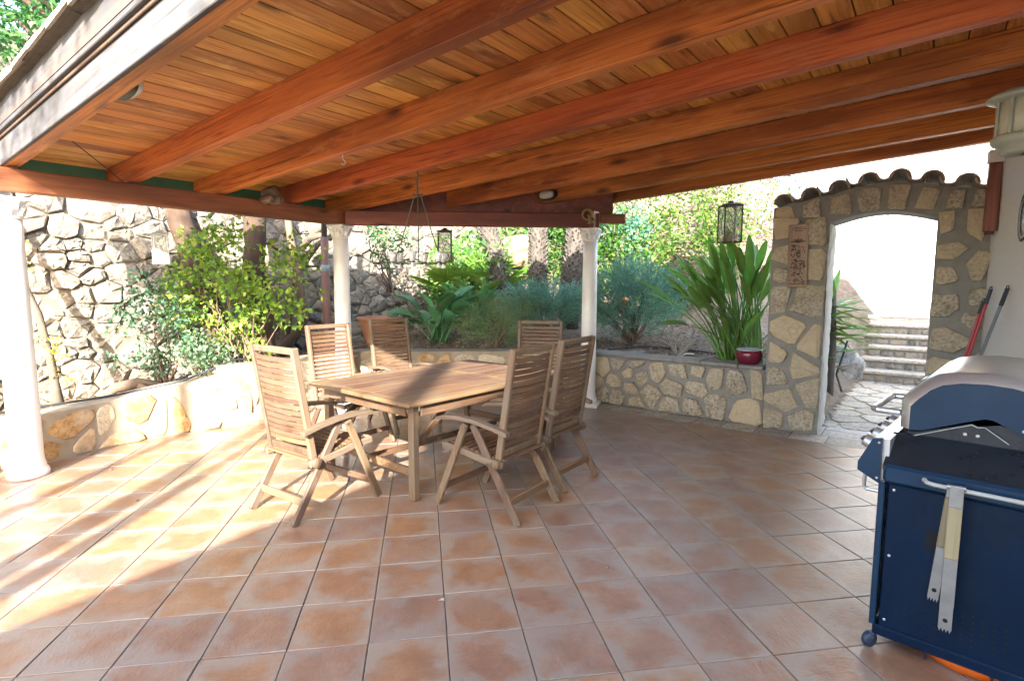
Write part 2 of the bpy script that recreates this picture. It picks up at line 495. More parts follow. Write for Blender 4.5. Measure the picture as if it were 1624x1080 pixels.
# ------------------------------------------------------------------ mesh helpers
class MB:
    def __init__(self):
        self.v = []
        self.f = []

    def add(self, vs, fs):
        o = len(self.v)
        self.v += [tuple(x) for x in vs]
        self.f += [tuple(i + o for i in f) for f in fs]
        return self

    def box(self, c, s, rot=None, ch=0.0):
        """box centred at c with size s; rot = 3x3 Matrix; ch = chamfer"""
        hx, hy, hz = s[0] / 2, s[1] / 2, s[2] / 2
        c = Vector(c)
        if ch <= 0:
            vs = [Vector((x * hx, y * hy, z * hz)) for z in (-1, 1) for y in (-1, 1) for x in (-1, 1)]
            fs = [(0, 2, 3, 1), (4, 5, 7, 6), (0, 1, 5, 4), (2, 6, 7, 3), (0, 4, 6, 2), (1, 3, 7, 5)]
        else:
            ch = min(ch, 0.45 * min(s))
            vs, idx = [], {}
            for sx in (-1, 1):
                for sy in (-1, 1):
                    for sz in (-1, 1):
                        for k in range(3):
                            p = [sx * hx, sy * hy, sz * hz]
                            for j in range(3):
                                if j != k:
                                    p[j] -= (sx, sy, sz)[j] * ch
                            idx[(sx, sy, sz, k)] = len(vs)
                            vs.append(Vector(p))
            fs = []
            for k in range(3):
                i, j = [(1, 2), (2, 0), (0, 1)][k]
                for s_ in (-1, 1):
                    q = []
                    for (a, b) in ((-1, -1), (1, -1), (1, 1), (-1, 1)):
                        t = [0, 0, 0]
                        t[k] = s_
                        t[i] = a
                        t[j] = b
                        q.append(idx[(*t, k)])
                    fs.append(tuple(q) if s_ > 0 else tuple(q[::-1]))
            for k in range(3):
                i, j = [(1, 2), (2, 0), (0, 1)][k]
                for a in (-1, 1):
                    for b in (-1, 1):
                        t1 = [0, 0, 0]
                        t1[k], t1[i], t1[j] = -1, a, b
                        t2 = list(t1)
                        t2[k] = 1
                        q = (idx[(*t1, i)], idx[(*t2, i)], idx[(*t2, j)], idx[(*t1, j)])
                        fs.append(q if a * b > 0 else q[::-1])
            for sx in (-1, 1):
                for sy in (-1, 1):
                    for sz in (-1, 1):
                        q = (idx[(sx, sy, sz, 0)], idx[(sx, sy, sz, 1)], idx[(sx, sy, sz, 2)])
                        fs.append(q if sx * sy * sz > 0 else q[::-1])
        if rot is not None:
            vs = [rot @ p for p in vs]
        return self.add([p + c for p in vs], fs)

    def bar(self, p, q, wd, ht, up=(0, 0, 1), ch=0.0, ext=0.0):
        """box from p to q: local x along p-q, wd across, ht along up"""
        p, q = Vector(p), Vector(q)
        d = (q - p)
        L = d.length
        d.normalize()
        up = Vector(up)
        s = up.cross(d)
        if s.length < 1e-5:
            s = Vector((1, 0, 0)).cross(d)
        s.normalize()
        u = d.cross(s)
        m = Matrix((d, s, u)).transposed()
        return self.box((p + q) / 2, (L + ext, wd, ht), m, ch)

    def tube(self, pts, rad, seg=8, cap=True):
        pts = [Vector(p) for p in pts]
        n = len(pts)
        if isinstance(rad, (int, float)):
            rad = [rad] * n
        t0 = (pts[1] - pts[0]).normalized()
        ref = Vector((0, 0, 1)) if abs(t0.z) < 0.9 else Vector((1, 0, 0))
        s = ref.cross(t0).normalized()
        vs, fs = [], []
        for i in range(n):
            if i == 0:
                t = pts[1] - pts[0]
            elif i == n - 1:
                t = pts[-1] - pts[-2]
            else:
                t = pts[i + 1] - pts[i - 1]
            t.normalize()
            s = (s - t * s.dot(t))
            if s.length < 1e-6:
                s = t.orthogonal()
            s.normalize()
            b = t.cross(s)
            for k in range(seg):
                a = 2 * math.pi * k / seg
                vs.append(pts[i] + (s * math.cos(a) + b * math.sin(a)) * rad[i])
        for i in range(n - 1):
            for k in range(seg):
                k2 = (k + 1) % seg
                fs.append((i * seg + k, i * seg + k2, (i + 1) * seg + k2, (i + 1) * seg + k))
        if cap:
            fs.append(tuple(range(seg))[::-1])
            fs.append(tuple((n - 1) * seg + k for k in range(seg)))
        return self.add(vs, fs)

    def lathe(self, prof, seg=24, c=(0, 0, 0), rot=None, cap=True):
        c = Vector(c)
        vs, fs = [], []
        for (r, z) in prof:
            for k in range(seg):
                a = 2 * math.pi * k / seg
                p = Vector((r * math.cos(a), r * math.sin(a), z))
                vs.append((rot @ p if rot is not None else p) + c)
        for i in range(len(prof) - 1):
            for k in range(seg):
                k2 = (k + 1) % seg
                fs.append((i * seg + k, i * seg + k2, (i + 1) * seg + k2, (i + 1) * seg + k))
        if cap:
            fs.append(tuple(range(seg))[::-1])
            fs.append(tuple((len(prof) - 1) * seg + k for k in range(seg)))
        return self.add(vs, fs)

    def prism(self, poly, ext, axis='y', o=0.0):
        """poly = [(s,t)] extruded: axis y -> (s, o..o+ext, t); axis z -> (s,t,o..); axis x -> (o.., s, t)"""
        def mk(s, t, e):
            return {'y': (s, e, t), 'z': (s, t, e), 'x': (e, s, t)}[axis]
        n = len(poly)
        vs = [mk(s, t, o) for s, t in poly] + [mk(s, t, o + ext) for s, t in poly]
        fs = [tuple(range(n)), tuple(range(2 * n - 1, n - 1, -1))]
        for i in range(n):
            j = (i + 1) % n
            fs.append((i, i + n, j + n, j))
        return self.add(vs, fs)

    def mesh(self, name, mat, smooth=False):
        me = bpy.data.meshes.new(name)
        me.from_pydata(self.v, [], self.f)
        me.materials.append(MATS[mat] if isinstance(mat, str) else mat)
        if smooth:
            me.shade_smooth()
        me.update()
        return me


def fixn(me):
    import bmesh
    bm = bmesh.new()
    bm.from_mesh(me)
    bmesh.ops.recalc_face_normals(bm, faces=bm.faces)
    bm.to_mesh(me)
    bm.free()
    return me


def ob(name, me, parent=None, loc=(0, 0, 0), rot=(0, 0, 0), kind=None, label=None):
    o = bpy.data.objects.new(name, me)
    COL.objects.link(o)
    o.location = loc
    o.rotation_euler = rot
    if parent is not None:
        o.parent = parent
    if kind:
        o['kind'] = kind
    if label:
        o['label'] = label
    return o


def part(name, mb, mat, parent=None, smooth=False, **kw):
    return ob(name, fixn(mb.mesh(name, mat, smooth)), parent, **kw)


def tag(o, label, cat, group=None):
    o['label'] = label
    o['category'] = cat
    if group:
        o['group'] = group
    return o


def thing(name, label, cat, loc=(0, 0, 0), rotz=0.0, group=None):
    o = bpy.data.objects.new(name, None)
    COL.objects.link(o)
    o.empty_display_size = 0.1
    o.location = loc
    o.rotation_euler = (0, 0, rotz)
    return tag(o, label, cat, group)


def copy_tree(o, parent=None):
    c = o.copy()
    COL.objects.link(c)
    c.parent = parent
    for ch in [x for x in KIDS.get(o.name, [])]:
        copy_tree(ch, c)
    return c


KIDS = {}


def index_kids():
    KIDS.clear()
    for x in COL.objects:
        if x.parent:
            KIDS.setdefault(x.parent.name, []).append(x)


# 2D polygons ------------------------------------------------------
def clip(poly, px, py, nx, ny):
    out = []
    n = len(poly)
    for i in range(n):
        a, b = poly[i], poly[(i + 1) % n]
        da = (a[0] - px) * nx + (a[1] - py) * ny
        db = (b[0] - px) * nx + (b[1] - py) * ny
        if da <= 0:
            out.append(a)
        if (da < 0 < db) or (db < 0 < da):
            t = da / (da - db)
            out.append((a[0] + (b[0] - a[0]) * t, a[1] + (b[1] - a[1]) * t))
    return out


def voronoi(seeds, region, gap=0.02, wts=None, sx=1.0):
    """cells of the seeds inside a convex region, each pulled back by gap/2"""
    cells = []
    S = np.array(seeds)
    for i, (x, y) in enumerate(seeds):
        poly = list(region)
        d = (((S - S[i]) * np.array([sx, 1])) ** 2).sum(1)
        for j in np.argsort(d)[1:26]:
            x2, y2 = seeds[j]
            dx, dy = (x2 - x) * sx * sx, (y2 - y)
            L = math.hypot(dx, dy)
            if L < 1e-6:
                continue
            mxp, myp = (x + x2) / 2, (y + y2) / 2
            sh = 0
            if wts is not None:
                sh = (wts[i] - wts[j]) * 0.5
            poly = clip(poly, mxp + dx / L * (sh - gap / 2), myp + dy / L * (sh - gap / 2), dx / L, dy / L)
            if len(poly) < 3:
                break
        cells.append(poly)
    return cells


def parea(p):
    return 0.5 * sum(p[i][0] * p[(i + 1) % len(p)][1] - p[(i + 1) % len(p)][0] * p[i][1] for i in range(len(p)))


def roundpoly(p, it=1, jit=0.0, k=0.22, rnd=random):
    # drop tiny edges
    q = []
    for a in p:
        if not q or math.hypot(a[0] - q[-1][0], a[1] - q[-1][1]) > 0.012:
            q.append(a)
    p = q
    for _ in range(it):
        q = []
        n = len(p)
        for i in range(n):
            a, b = p[i], p[(i + 1) % n]
            q.append((a[0] + (b[0] - a[0]) * k, a[1] + (b[1] - a[1]) * k))
            q.append((a[0] + (b[0] - a[0]) * (1 - k), a[1] + (b[1] - a[1]) * (1 - k)))
        p = q
    if jit:
        p = [(a + rnd.uniform(-jit, jit), b + rnd.uniform(-jit, jit)) for a, b in p]
    return p


def stone(poly, depth, dome=0.3, back=0.05, noise=0.012, rnd=random, it=1, k=0.22, jit=0.006):
    """a stone whose face lies in local x-z and that stands proud towards -y"""
    p = roundpoly(poly, it, jit, k, rnd)
    n = len(p)
    cx = sum(a for a, b in p) / n
    cz = sum(b for a, b in p) / n
    tx, tz = rnd.uniform(-0.12, 0.12), rnd.uniform(-0.12, 0.12)
    p = [(a - cx, b - cz) for a, b in p]
    mb = MB()
    rings = [(1.0, back), (1.0, -depth * (1 - dome)), (0.93, -depth * (1 - dome * 0.35)), (0.6, -depth)]
    vs = []
    for s, d in rings:
        for (a, b) in p:
            q = rnd.uniform(-noise, noise) if d < 0 else 0
            vs.append((a * s, d + q + (tx * a * s + tz * b * s if d < 0 else 0), b * s))
    vs.append((0, -depth + rnd.uniform(-noise, noise), 0))
    fs = []
    for r in range(len(rings) - 1):
        for i in range(n):
            j = (i + 1) % n
            fs.append((r * n + i, r * n + j, (r + 1) * n + j, (r + 1) * n + i))
    o = (len(rings) - 1) * n
    for i in range(n):
        fs.append((o + i, o + (i + 1) % n, len(vs) - 1))
    mb.add(vs, fs)
    return mb, cx, cz


# foliage ------------------------------------------------------------
def leaf_mesh(name, pos, axis, nrm, L, W, mat, fold=0.18, droop=0.15):
    """numpy leaf cloud: six-point leaves"""
    N = len(pos)
    L = np.broadcast_to(np.asarray(L, float), (N,))[:, None]
    W = np.broadcast_to(np.asarray(W, float), (N,))[:, None]
    axis = axis / (np.linalg.norm(axis, axis=1, keepdims=True) + 1e-9)
    side = np.cross(axis, nrm)
    side /= (np.linalg.norm(side, axis=1, keepdims=True) + 1e-9)
    nn = np.cross(side, axis)
    b = pos
    m = pos + axis * L * 0.5
    t = pos + axis * L - nn * L * droop
    l1 = pos + axis * L * 0.42 + side * W * 0.5 + nn * W * fold
    r1 = pos + axis * L * 0.42 - side * W * 0.5 + nn * W * fold
    V = np.stack([b, l1, t, r1], 1).reshape(-1, 3)
    i = np.arange(N) * 4
    Fc = np.concatenate([np.stack([i, i + 1, i + 2], 1), np.stack([i, i + 2, i + 3], 1)])
    me = bpy.data.meshes.new(name)
    me.vertices.add(len(V))
    me.vertices.foreach_set('co', V.astype(np.float32).ravel())
    me.loops.add(len(Fc) * 3)
    me.loops.foreach_set('vertex_index', Fc.astype(np.int32).ravel())
    me.polygons.add(len(Fc))
    me.polygons.foreach_set('loop_start', (np.arange(len(Fc)) * 3).astype(np.int32))
    me.polygons.foreach_set('loop_total', np.full(len(Fc), 3, np.int32))
    me.materials.append(MATS[mat])
    me.update(calc_edges=True)
    me.validate()
    return me


def unit(n):
    v = rng.normal(size=(n, 3))
    return v / np.linalg.norm(v, axis=1, keepdims=True)


def clump_cloud(centers, radii, per, flat=0.8, shell=0.55):
    """leaf positions and outward normals from a set of clumps"""
    P, Nn = [], []
    for c, r in zip(centers, radii):
        k = max(4, int(per * (r ** 2)))
        d = unit(k)
        rad = r * (shell + (1 - shell) * rng.random((k, 1)) ** 0.6)
        q = d * rad
        q[:, 2] *= flat
        P.append(np.asarray(c)[None] + q)
        Nn.append(d)
    return np.concatenate(P), np.concatenate(Nn)


def crown(name, centers, radii, per, L, W, mat, parent, up=0.5, flat=0.8, shell=0.5, droop=0.15):
    P, D = clump_cloud(centers, radii, per, flat, shell)
    n = len(P)
    ax = D * 0.7 + unit(n) * 0.8
    ax[:, 2] -= 0.15
    nr = D * 0.4 + unit(n) * 0.6 + np.array([0, 0, up])
    me = leaf_mesh(name, P, ax, nr, L * (0.7 + 0.6 * rng.random(n)), W * (0.7 + 0.6 * rng.random(n)), mat, droop=droop)
    return ob(name, me, parent)


def scatter_clumps(n, c, r, rmin, rmax, bias=0.35):
    """clump centres through an ellipsoid"""
    d = unit(n)
    rad = (bias + (1 - bias) * rng.random((n, 1)) ** 0.5)
    C = np.asarray(c)[None] + d * rad * np.asarray(r)[None]
    return C, rmin + (rmax - rmin) * rng.random(n)


# ================================================================== SETTING
def proj(p):
    v = Vector(p) - Vector((0, 0, CAM_H))
    d = v.dot(F_)
    if d < 0.05:
        return None
    return (812 + 886.6 * v.dot(R_) / d, 540 - 886.6 * v.dot(U_) / d)


def in_view(p, m=40):
    q = proj(p)
    return q is not None and -m < q[0] < 1624 + m and -m < q[1] < 1080 + m


gm = MB()
gm.add([(-600, -600, -0.06), (600, -600, -0.06), (600, 600, -0.06), (-600, 600, -0.06)], [(0, 1, 2, 3)])
part('ground', gm, 'ground_earth', kind='structure')

# ---- patio floor
T = 0.335
gy = 0.15978
gc, gs = math.cos(gy), math.sin(gy)
gx0, gy0 = -4.58945 * T, 11.32996 * T
fl = MB()
fl.add([(-7, -4, -0.008), (8, -4, -0.008), (8, 8.2, -0.008), (-7, 8.2, -0.008)], [(0, 1, 2, 3)])
floor = part('floor', fl, 'grout', kind='structure')
TW = T - 0.0055
tile_meshes = []
for k in range(4):
    m = MB().box((0, 0, -0.011), (TW, TW, 0.022), None, 0.002)
    rr = random.Random(k)
    m.v = [(x + rr.uniform(-.0012, .0012), y + rr.uniform(-.0012, .0012), z + rr.uniform(-.0006, .0006)) for x, y, z in m.v]
    tile_meshes.append(fixn(m.mesh('tile', 'terracotta_tile')))
rest = MB()
tcount = 0
tl = []
for i in range(-12, 20):
    for j in range(-12, 18):
        a, b = i + 0.5, -(j + 0.5)
        x = gx0 + (gc * a - gs * b) * T
        y = gy0 + (gs * a + gc * b) * T
        tl.append((x, y))
BORD = 4.90
vis = []
for (x, y) in tl:
    u, n = W2P(x, y)
    if n - 0.24 > BORD or y > 7.4 or y < -2.5 or x < -6.2 or x > 4.2:
        continue
    corners = [(x + gc * dx - gs * dy, y + gs * dx + gc * dy) for dx, dy in ((-TW / 2, -TW / 2), (TW / 2, -TW / 2), (TW / 2, TW / 2), (-TW / 2, TW / 2))]
    ns = [W2P(*c)[1] for c in corners]
    cut = max(ns) > BORD
    vis.append((in_view((x, y, 0), 60) and y > 1.2, y, x, cut, corners))
for v_, y, x, cut, corners in sorted(vis, key=lambda t: (not t[0], t[1])):
    dz = random.uniform(-0.0012, 0.0008)
    if cut:
        poly = corners
        bx, by = P2W(0, BORD)
        poly = clip(poly, bx, by, NX.x, NX.y)
        if len(poly) < 3 or parea(poly) < 0.004:
            continue
        mb = MB().prism([(px - x, py - y) for px, py in poly], 0.02, 'z', -0.02)
        # keep the object frame of the grid so the tile pattern runs on
        rm = Matrix.Rotation(-gy, 3, 'Z')
        mb.v = [tuple(rm @ Vector(p)) for p in mb.v]
        me = fixn(mb.mesh('tile', 'terracotta_tile'))
    else:
        me = random.choice(tile_meshes)
    if v_ and tcount < 300:
        ob('tile', me, floor, (x, y, dz), (random.uniform(-.002, .002), random.uniform(-.002, .002), gy + random.choice((0, 1, 2, 3)) * math.pi / 2 * (0 if cut else 1)))
        tcount += 1
    else:
        rest.prism(corners if not cut else poly, 0.018, 'z', -0.02)
part('outer_tiles', rest, 'terracotta_tile', floor, kind='stuff')
# pale border course along the planter wall and through the arch
u = 1.9
while u < 6.9:
    L = random.uniform(0.30, 0.36)
    mb = MB().box((0, 0, -0.009), (L - 0.008, 0.285, 0.018), None, 0.003)
    p = P2W(u + L / 2, BORD + 0.15)
    ob('border_tile', fixn(mb.mesh('border_tile', 'border_tile')), floor, (p[0], p[1], 0.001), (0, 0, PROT))
    u += L
for k in range(6):      # threshold slabs under the arch
    for q in range(2):
        mb = MB().box((0, 0, -0.009), (0.40, 0.28, 0.018), None, 0.003)
        p = P2W(4.70 + 0.41 * (k - 0.2), BORD + 0.44 + 0.29 * q)
        ob('border_tile', fixn(mb.mesh('border_tile', 'border_tile')), floor, (p[0], p[1], 0.0), (0, 0, PROT))


# ---- planting bed
def smooth(a, b, x):
    t = min(1, max(0, (x - a) / (b - a)))
    return t * t * (3 - 2 * t)


def fbm(x, y):
    return (math.sin(1.7 * x + 0.6 * y + 1) * math.cos(1.3 * y - 0.4 * x) * 0.5 + math.sin(3.9 * x - 2.1 * y) * 0.25 + math.cos(6.1 * y + 3.3 * x) * 0.12)


def bed_h(x, y):
    h = 0.27 + 0.33 * smooth(-4.6, -2.2, x)
    h += 0.05 * fbm(x, y)
    u, n = W2P(x, y)
    h += 0.10 * max(0, y - 7.2) * smooth(-2.5, -1.0, x)
    hill = max(0, y - 9.6 - 0.3 * math.sin(x * 0.9))
    h += smooth(-1.4, 0.2, x + 0.15 * (y - 9)) * (0.62 * min(hill, 5.6) + 0.10 * max(0, hill - 5.6)) * (1 + 0.25 * fbm(x * .6, y * .6))
    h *= 1.0 - 0.92 * smooth(4.25, 4.75, u) * (1 - smooth(9.0, 10.5, n))
    return h


PATIO = [(-4.72, 3.0), (-4.2, 4.25), (-3.88, 5.02), (-3.53, 5.55), (-3.12, 5.85), (-2.92, 6.05), (-2.45, 6.75), (-2.1, 7.25), (1.15, 7.3), P2W(4.3, 5.4), P2W(4.78, 5.4)]


def patio_d(x, y):
    """rough signed test: beyond the planter walls?"""
    pts = [(-4.72, -5)] + PATIO
    inside = False
    poly = pts + [(6, -5)]
    n = len(poly)
    for i in range(n):
        x1, y1 = poly[i]
        x2, y2 = poly[(i + 1) % n]
        if (y1 > y) != (y2 > y) and x < (x2 - x1) * (y - y1) / (y2 - y1) + x1:
            inside = not inside
    return inside


bm_ = MB()
step = 0.11
xs = [(-9 + step * i) for i in range(int(15.5 / step))]
ys = [(3.0 + step * i) for i in range(int(15 / step))]
idx = {}
for i, x in enumerate(xs):
    for j, y in enumerate(ys):
        idx[(i, j)] = len(bm_.v)
        bm_.v.append((x, y, bed_h(x, y) + random.uniform(-.012, .012)))
for i in range(len(xs) - 1):
    for j in range(len(ys) - 1):
        cx, cy = xs[i] + step / 2, ys[j] + step / 2
        u, n = W2P(cx, cy)
        if patio_d(cx, cy) or -u > 1.72 or (u > 4.78 and n < 10.6):
            continue
        bm_.f.append((idx[(i, j)], idx[(i + 1, j)], idx[(i + 1, j + 1)], idx[(i, j + 1)]))
part('soil_bed', bm_, 'soil', smooth=True, kind='structure')
# upper terrace behind the dry stone wall
tb = MB()
gx = [1.66 + 0.5 * i for i in range(18)]
gn = [-6 + 0.5 * i for i in range(42)]
for a in gx:
    for n in gn:
        x, y = P2W(-a, n)
        tb.v.append((x, y, 3.15 + 0.42 * (a - 1.66) + 0.08 * fbm(x, y)))
for i in range(len(gx) - 1):
    for j in range(len(gn) - 1):
        q = i * len(gn) + j
        tb.f.append((q, q + 1, q + len(gn) + 1, q + len(gn)))
part('upper_terrace', tb, 'soil', smooth=True, kind='structure')

# ---- dry stone retaining wall
dw = thing('dry_stone_wall', 'tall dry stone retaining wall behind the planting bed on the left', 'stone wall', (*P2W(-1.62, 0), 0), R(53.06))
core = MB()
core.box((3.2, 0.145, 1.58), (13.0, 0.24, 3.2))
part('wall_core', core, 'dark_joint', dw)
sr = random.Random(11)
seeds, wts = [], []
tries = 0
SX = 1.0 / 1.3
while tries < 60000 and len(seeds) < 620:
    tries += 1
    x, z = sr.uniform(-0.6, 7.4), sr.uniform(0.1, 3.2)
    base = 0.165 if sr.random() < 0.7 else 0.24
    if sr.random() < 0.2:
        base = 0.09
    rad = base * sr.uniform(0.85, 1.15)
    ok = True
    for (x2, z2), r2 in zip(seeds, wts):
        if math.hypot((x - x2) * SX, z - z2) < (rad + r2) * 0.5 + 0.035:
            ok = False
            break
    if ok:
        seeds.append((x, z))
        wts.append(rad)
cells = voronoi(seeds, [(-1.0, 0.0), (7.8, 0.0), (7.8, 3.28), (-1.0, 3.28)], 0.009, [v * 0.8 for v in wts], SX)
order = sorted(range(len(cells)), key=lambda i: -abs(parea(cells[i])) if len(cells[i]) > 2 else 0)
mrest = MB()
cnt = 0
for i in order:
    c = cells[i]
    if len(c) < 3 or abs(parea(c)) < 0.0015:
        continue
    dep = sr.uniform(0.09, 0.15)
    mb, cx, cz = stone(c, dep, 0.34, 0.1, 0.014, sr, it=1, k=sr.uniform(0.05, 0.13), jit=0.010)
    wx_, wy_ = P2W(-1.62, cx)
    pj_ = proj((wx_, wy_, cz))
    if cnt < 299 and pj_ and pj_[0] > -20 and pj_[1] > 290:
        ob('stone', fixn(mb.mesh('stone', 'dry_stone', False)), dw, (cx, 0.10, cz))
        cnt += 1
    else:
        mrest.add([(x + cx, y + 0.1, z + cz) for x, y, z in mb.v], mb.f)
if mrest.v:
    part('small_stones', mrest, 'dry_stone', dw, False, kind='stuff')


# ---- mortared planter walls
def wall_run(name, label, pts, tops, thick, mat, smat, seeds_n, cap=True, proud=0.012, gap=0.05):
    """a low wall along pts (face on the right-hand side when walking pts), stones as children"""
    t = thing(name, label, 'planter wall', (pts[0][0], pts[0][1], 0))
    ox, oy = pts[0]
    mb = MB()
    n = len(pts)
    offs = []
    for i in range(n):
        a = Vector(pts[max(0, i - 1)])
        b = Vector(pts[min(n - 1, i + 1)])
        d = (b - a).normalized()
        offs.append(Vector((-d.y, d.x)) * thick)
    for i in range(n):
        p = Vector(pts[i]) - Vector((ox, oy))
        q = p + offs[i]
        mb.v += [(p.x, p.y, -0.03), (p.x, p.y, tops[i]), (q.x, q.y, tops[i] + 0.004), (q.x, q.y, -0.03)]
    for i in range(n - 1):
        o = i * 4
        for k in range(4):
            k2 = (k + 1) % 4
            mb.f.append((o + k, o + k2, o + 4 + k2, o + 4 + k))
    mb.f += [(0, 3, 2, 1), ((n - 1) * 4, (n - 1) * 4 + 1, (n - 1) * 4 + 2, (n - 1) * 4 + 3)]
    part('wall_body', mb, mat, t)
    if cap:
        cb = MB()
        for i in range(n - 1):
            p, q = Vector(pts[i]) - Vector((ox, oy)), Vector(pts[i + 1]) - Vector((ox, oy))
            d = (q - p).normalized()
            s = Vector((-d.y, d.x))
            m1, m2 = p + s * (thick / 2 - 0.015), q + s * (thick / 2 - 0.015)
            cb.bar((m1.x, m1.y, tops[i] + 0.012 + 0.002 * i), (m2.x, m2.y, tops[i + 1] + 0.012 + 0.002 * i), thick + 0.05, 0.035, ch=0.01, ext=0.03)
        part('coping', cb, 'pale_mortar' if mat == 'pale_mortar' else 'mortar', t)
    r_ = random.Random(len(name) * 7 + seeds_n)
    for i in range(n - 1):
        p, q = Vector(pts[i]), Vector(pts[i + 1])
        L = (q - p).length
        ang = math.atan2((q - p).y, (q - p).x)
        h0, h1 = tops[i], tops[i + 1]
        reg = [(0.01, 0.01), (L - 0.01, 0.01), (L - 0.01, h1 - 0.03), (0.01, h0 - 0.03)]
        k = max(3, int(seeds_n * L))
        sd = []
        for _ in range(k * 60):
            s = (r_.uniform(0, L), r_.uniform(0.02, min(h0, h1)))
            if all(math.hypot(s[0] - a[0], (s[1] - a[1]) * 1.3) > 0.8 / math.sqrt(seeds_n / 0.5) for a in sd):
                sd.append(s)
            if len(sd) >= k:
                break
        for c in voronoi(sd, reg, gap):
            if len(c) < 3 or abs(parea(c)) < 0.002:
                continue
            smb, cx, cz = stone(c, proud, 0.5, 0.02, 0.002, r_, k=r_.uniform(0.14, 0.26), jit=0.006)
            pos = p + (q - p).normalized() * cx
            mt = smat if isinstance(smat, str) else r_.choice(smat)
            ob('stone', fixn(smb.mesh('stone', mt, True)), t, (pos.x - ox, pos.y - oy, cz), (0, 0, ang))
    return t


# walking these points keeps the patio on the right-hand side
wall_run('planter_wall', 'low sunlit planter wall with orange stones beside the left column', [(-4.60, 3.0), (-4.08, 4.32), (-3.78, 4.98), (-3.43, 5.48), (-3.04, 5.79)], [0.41, 0.41, 0.42, 0.485, 0.54], 0.24, 'pale_mortar', ['orange_stone', 'orange_stone', 'mortar_stone'], 7, cap=False, proud=0.008, gap=0.045)
wall_run('planter_wall', 'taller back planter wall running behind the dining chairs', [(-3.03, 5.75), (-2.80, 5.95), (-2.33, 6.62), (-1.98, 7.12), (1.10, 7.17)], [0.64, 0.64, 0.64, 0.645, 0.66], 0.26, 'pale_mortar', ['mortar_stone', 'mortar_stone', 'orange_stone'], 9, cap=False, proud=0.01, gap=0.05)


def stones_on(parent, seeds_, region, gap, proud, mat, jitter=0.0, y=0.0, rot=(0, 0, 0), flip=False, sd=3, keep=0.003):
    r_ = random.Random(sd)
    for c in voronoi(seeds_, region, gap):
        if len(c) < 3 or abs(parea(c)) < keep:
            continue
        c = [(p_[0] + r_.uniform(-.018, .018), p_[1] + r_.uniform(-.018, .018)) for p_ in c]
        smb, cx, cz = stone(c, proud * r_.uniform(0.6, 1.2), 0.5, 0.02, 0.007, r_, it=1, k=r_.uniform(0.05, 0.17), jit=0.010)
        mt = mat if isinstance(mat, str) else r_.choice(mat)
        o = ob('stone', fixn(smb.mesh('stone', mt, False)), parent, (cx, y, cz), rot)


# right-hand planter wall (local x runs right along the wall, -y faces the patio)
pw = thing('planter_wall', 'low grey mortar and stone planter wall between column and arch', 'planter wall', (*P2W(2.15, 5.218), 0), PROT)
U0_ = 2.15
part('wall_body', MB().box((1.06, 0.13, 0.30), (2.12, 0.26, 0.62), None, 0.012), 'mortar', pw)
cp = MB()
xx = -0.02
while xx < 2.08:
    L = random.uniform(0.25, 0.5)
    L = min(L, 2.10 - xx)
    cp.box((xx + L / 2, 0.115, 0.632 + random.uniform(-.004, .006)), (L, 0.30, 0.045), None, 0.014)
    xx += L + 0.001
part('coping', cp, 'mortar', pw)
sd_r = [(2.24, .25), (2.34, .47), (2.54, .52), (2.78, .55), (2.5, .31), (2.68, .41), (2.84, .4), (2.34, .13), (2.72, .27), (2.55, .09), (2.77, .04), (2.99, .21), (3.06, .47), (3.32, .51), (3.55, .53), (3.25, .32), (3.23, .08), (3.54, .36), (3.74, .46), (3.5, .1), (3.76, .17), (3.98, .44), (4.05, .14), (4.23, .5)]
stones_on(pw, [(a - U0_, b) for a, b in sd_r], [(0.03, 0.015), (2.10, 0.015), (2.10, 0.595), (0.03, 0.595)], 0.042, 0.040, ['mortar_stone'])

# ---- stone arch
aw = thing('stone_arch', 'rustic stone archway capped with curved clay tiles', 'archway', (*P2W(4.27, 5.218), 0), PROT)
AT = 0.42
u0, uL, uR, u1 = 0.0, 0.52, 1.37, 2.05


ZT = [(-0.1, 2.30), (0.0, 2.315), (0.23, 2.36), (0.5, 2.405), (0.75, 2.465), (0.99, 2.485), (1.23, 2.45), (1.45, 2.395), (1.75, 2.355), (2.2, 2.34)]


def ztop(x):
    for (a, za), (b, zb) in zip(ZT, ZT[1:]):
        if x <= b:
            return za + (zb - za) * smooth(0, 1, (x - a) / (b - a))
    return ZT[-1][1]


prof = [(u0, -0.02), (uL, -0.02), (uL, 2.135)]
for k in range(1, 12):
    t = k / 12
    prof.append((uL + (uR - uL) * t, 2.135 + 0.085 * math.sin(math.pi * t)))
prof += [(uR, 2.135), (uR, -0.02), (u1, -0.02), (u1, ztop(u1))]
for k in range(1, 20):
    x = u1 + (u0 - u1) * k / 20
    prof.append((x, ztop(x)))
prof.append((u0, ztop(0)))
# split into convex strips so the faces stay clean
body = MB()
NS = 24
for k in range(8):
    xa, xb = u0 + (uL - u0) * k / 8, u0 + (uL - u0) * (k + 1) / 8
    body.prism([(xa, -0.02), (xb, -0.02), (xb, ztop(xb)), (xa, ztop(xa))], AT, 'y', 0)
for k in range(NS):
    xa, xb = uL + (uR - uL) * k / NS, uL + (uR - uL) * (k + 1) / NS
    za = 2.135 + 0.085 * math.sin(math.pi * k / NS)
    zb = 2.135 + 0.085 * math.sin(math.pi * (k + 1) / NS)
    body.prism([(xa, za), (xb, zb), (xb, ztop(xb)), (xa, ztop(xa))], AT, 'y', 0)
for k in range(8):
    xa, xb = uR + (u1 - uR) * k / 8, uR + (u1 - uR) * (k + 1) / 8
    body.prism([(xa, -0.02), (xb, -0.02), (xb, ztop(xb)), (xa, ztop(xa))], AT, 'y', 0)
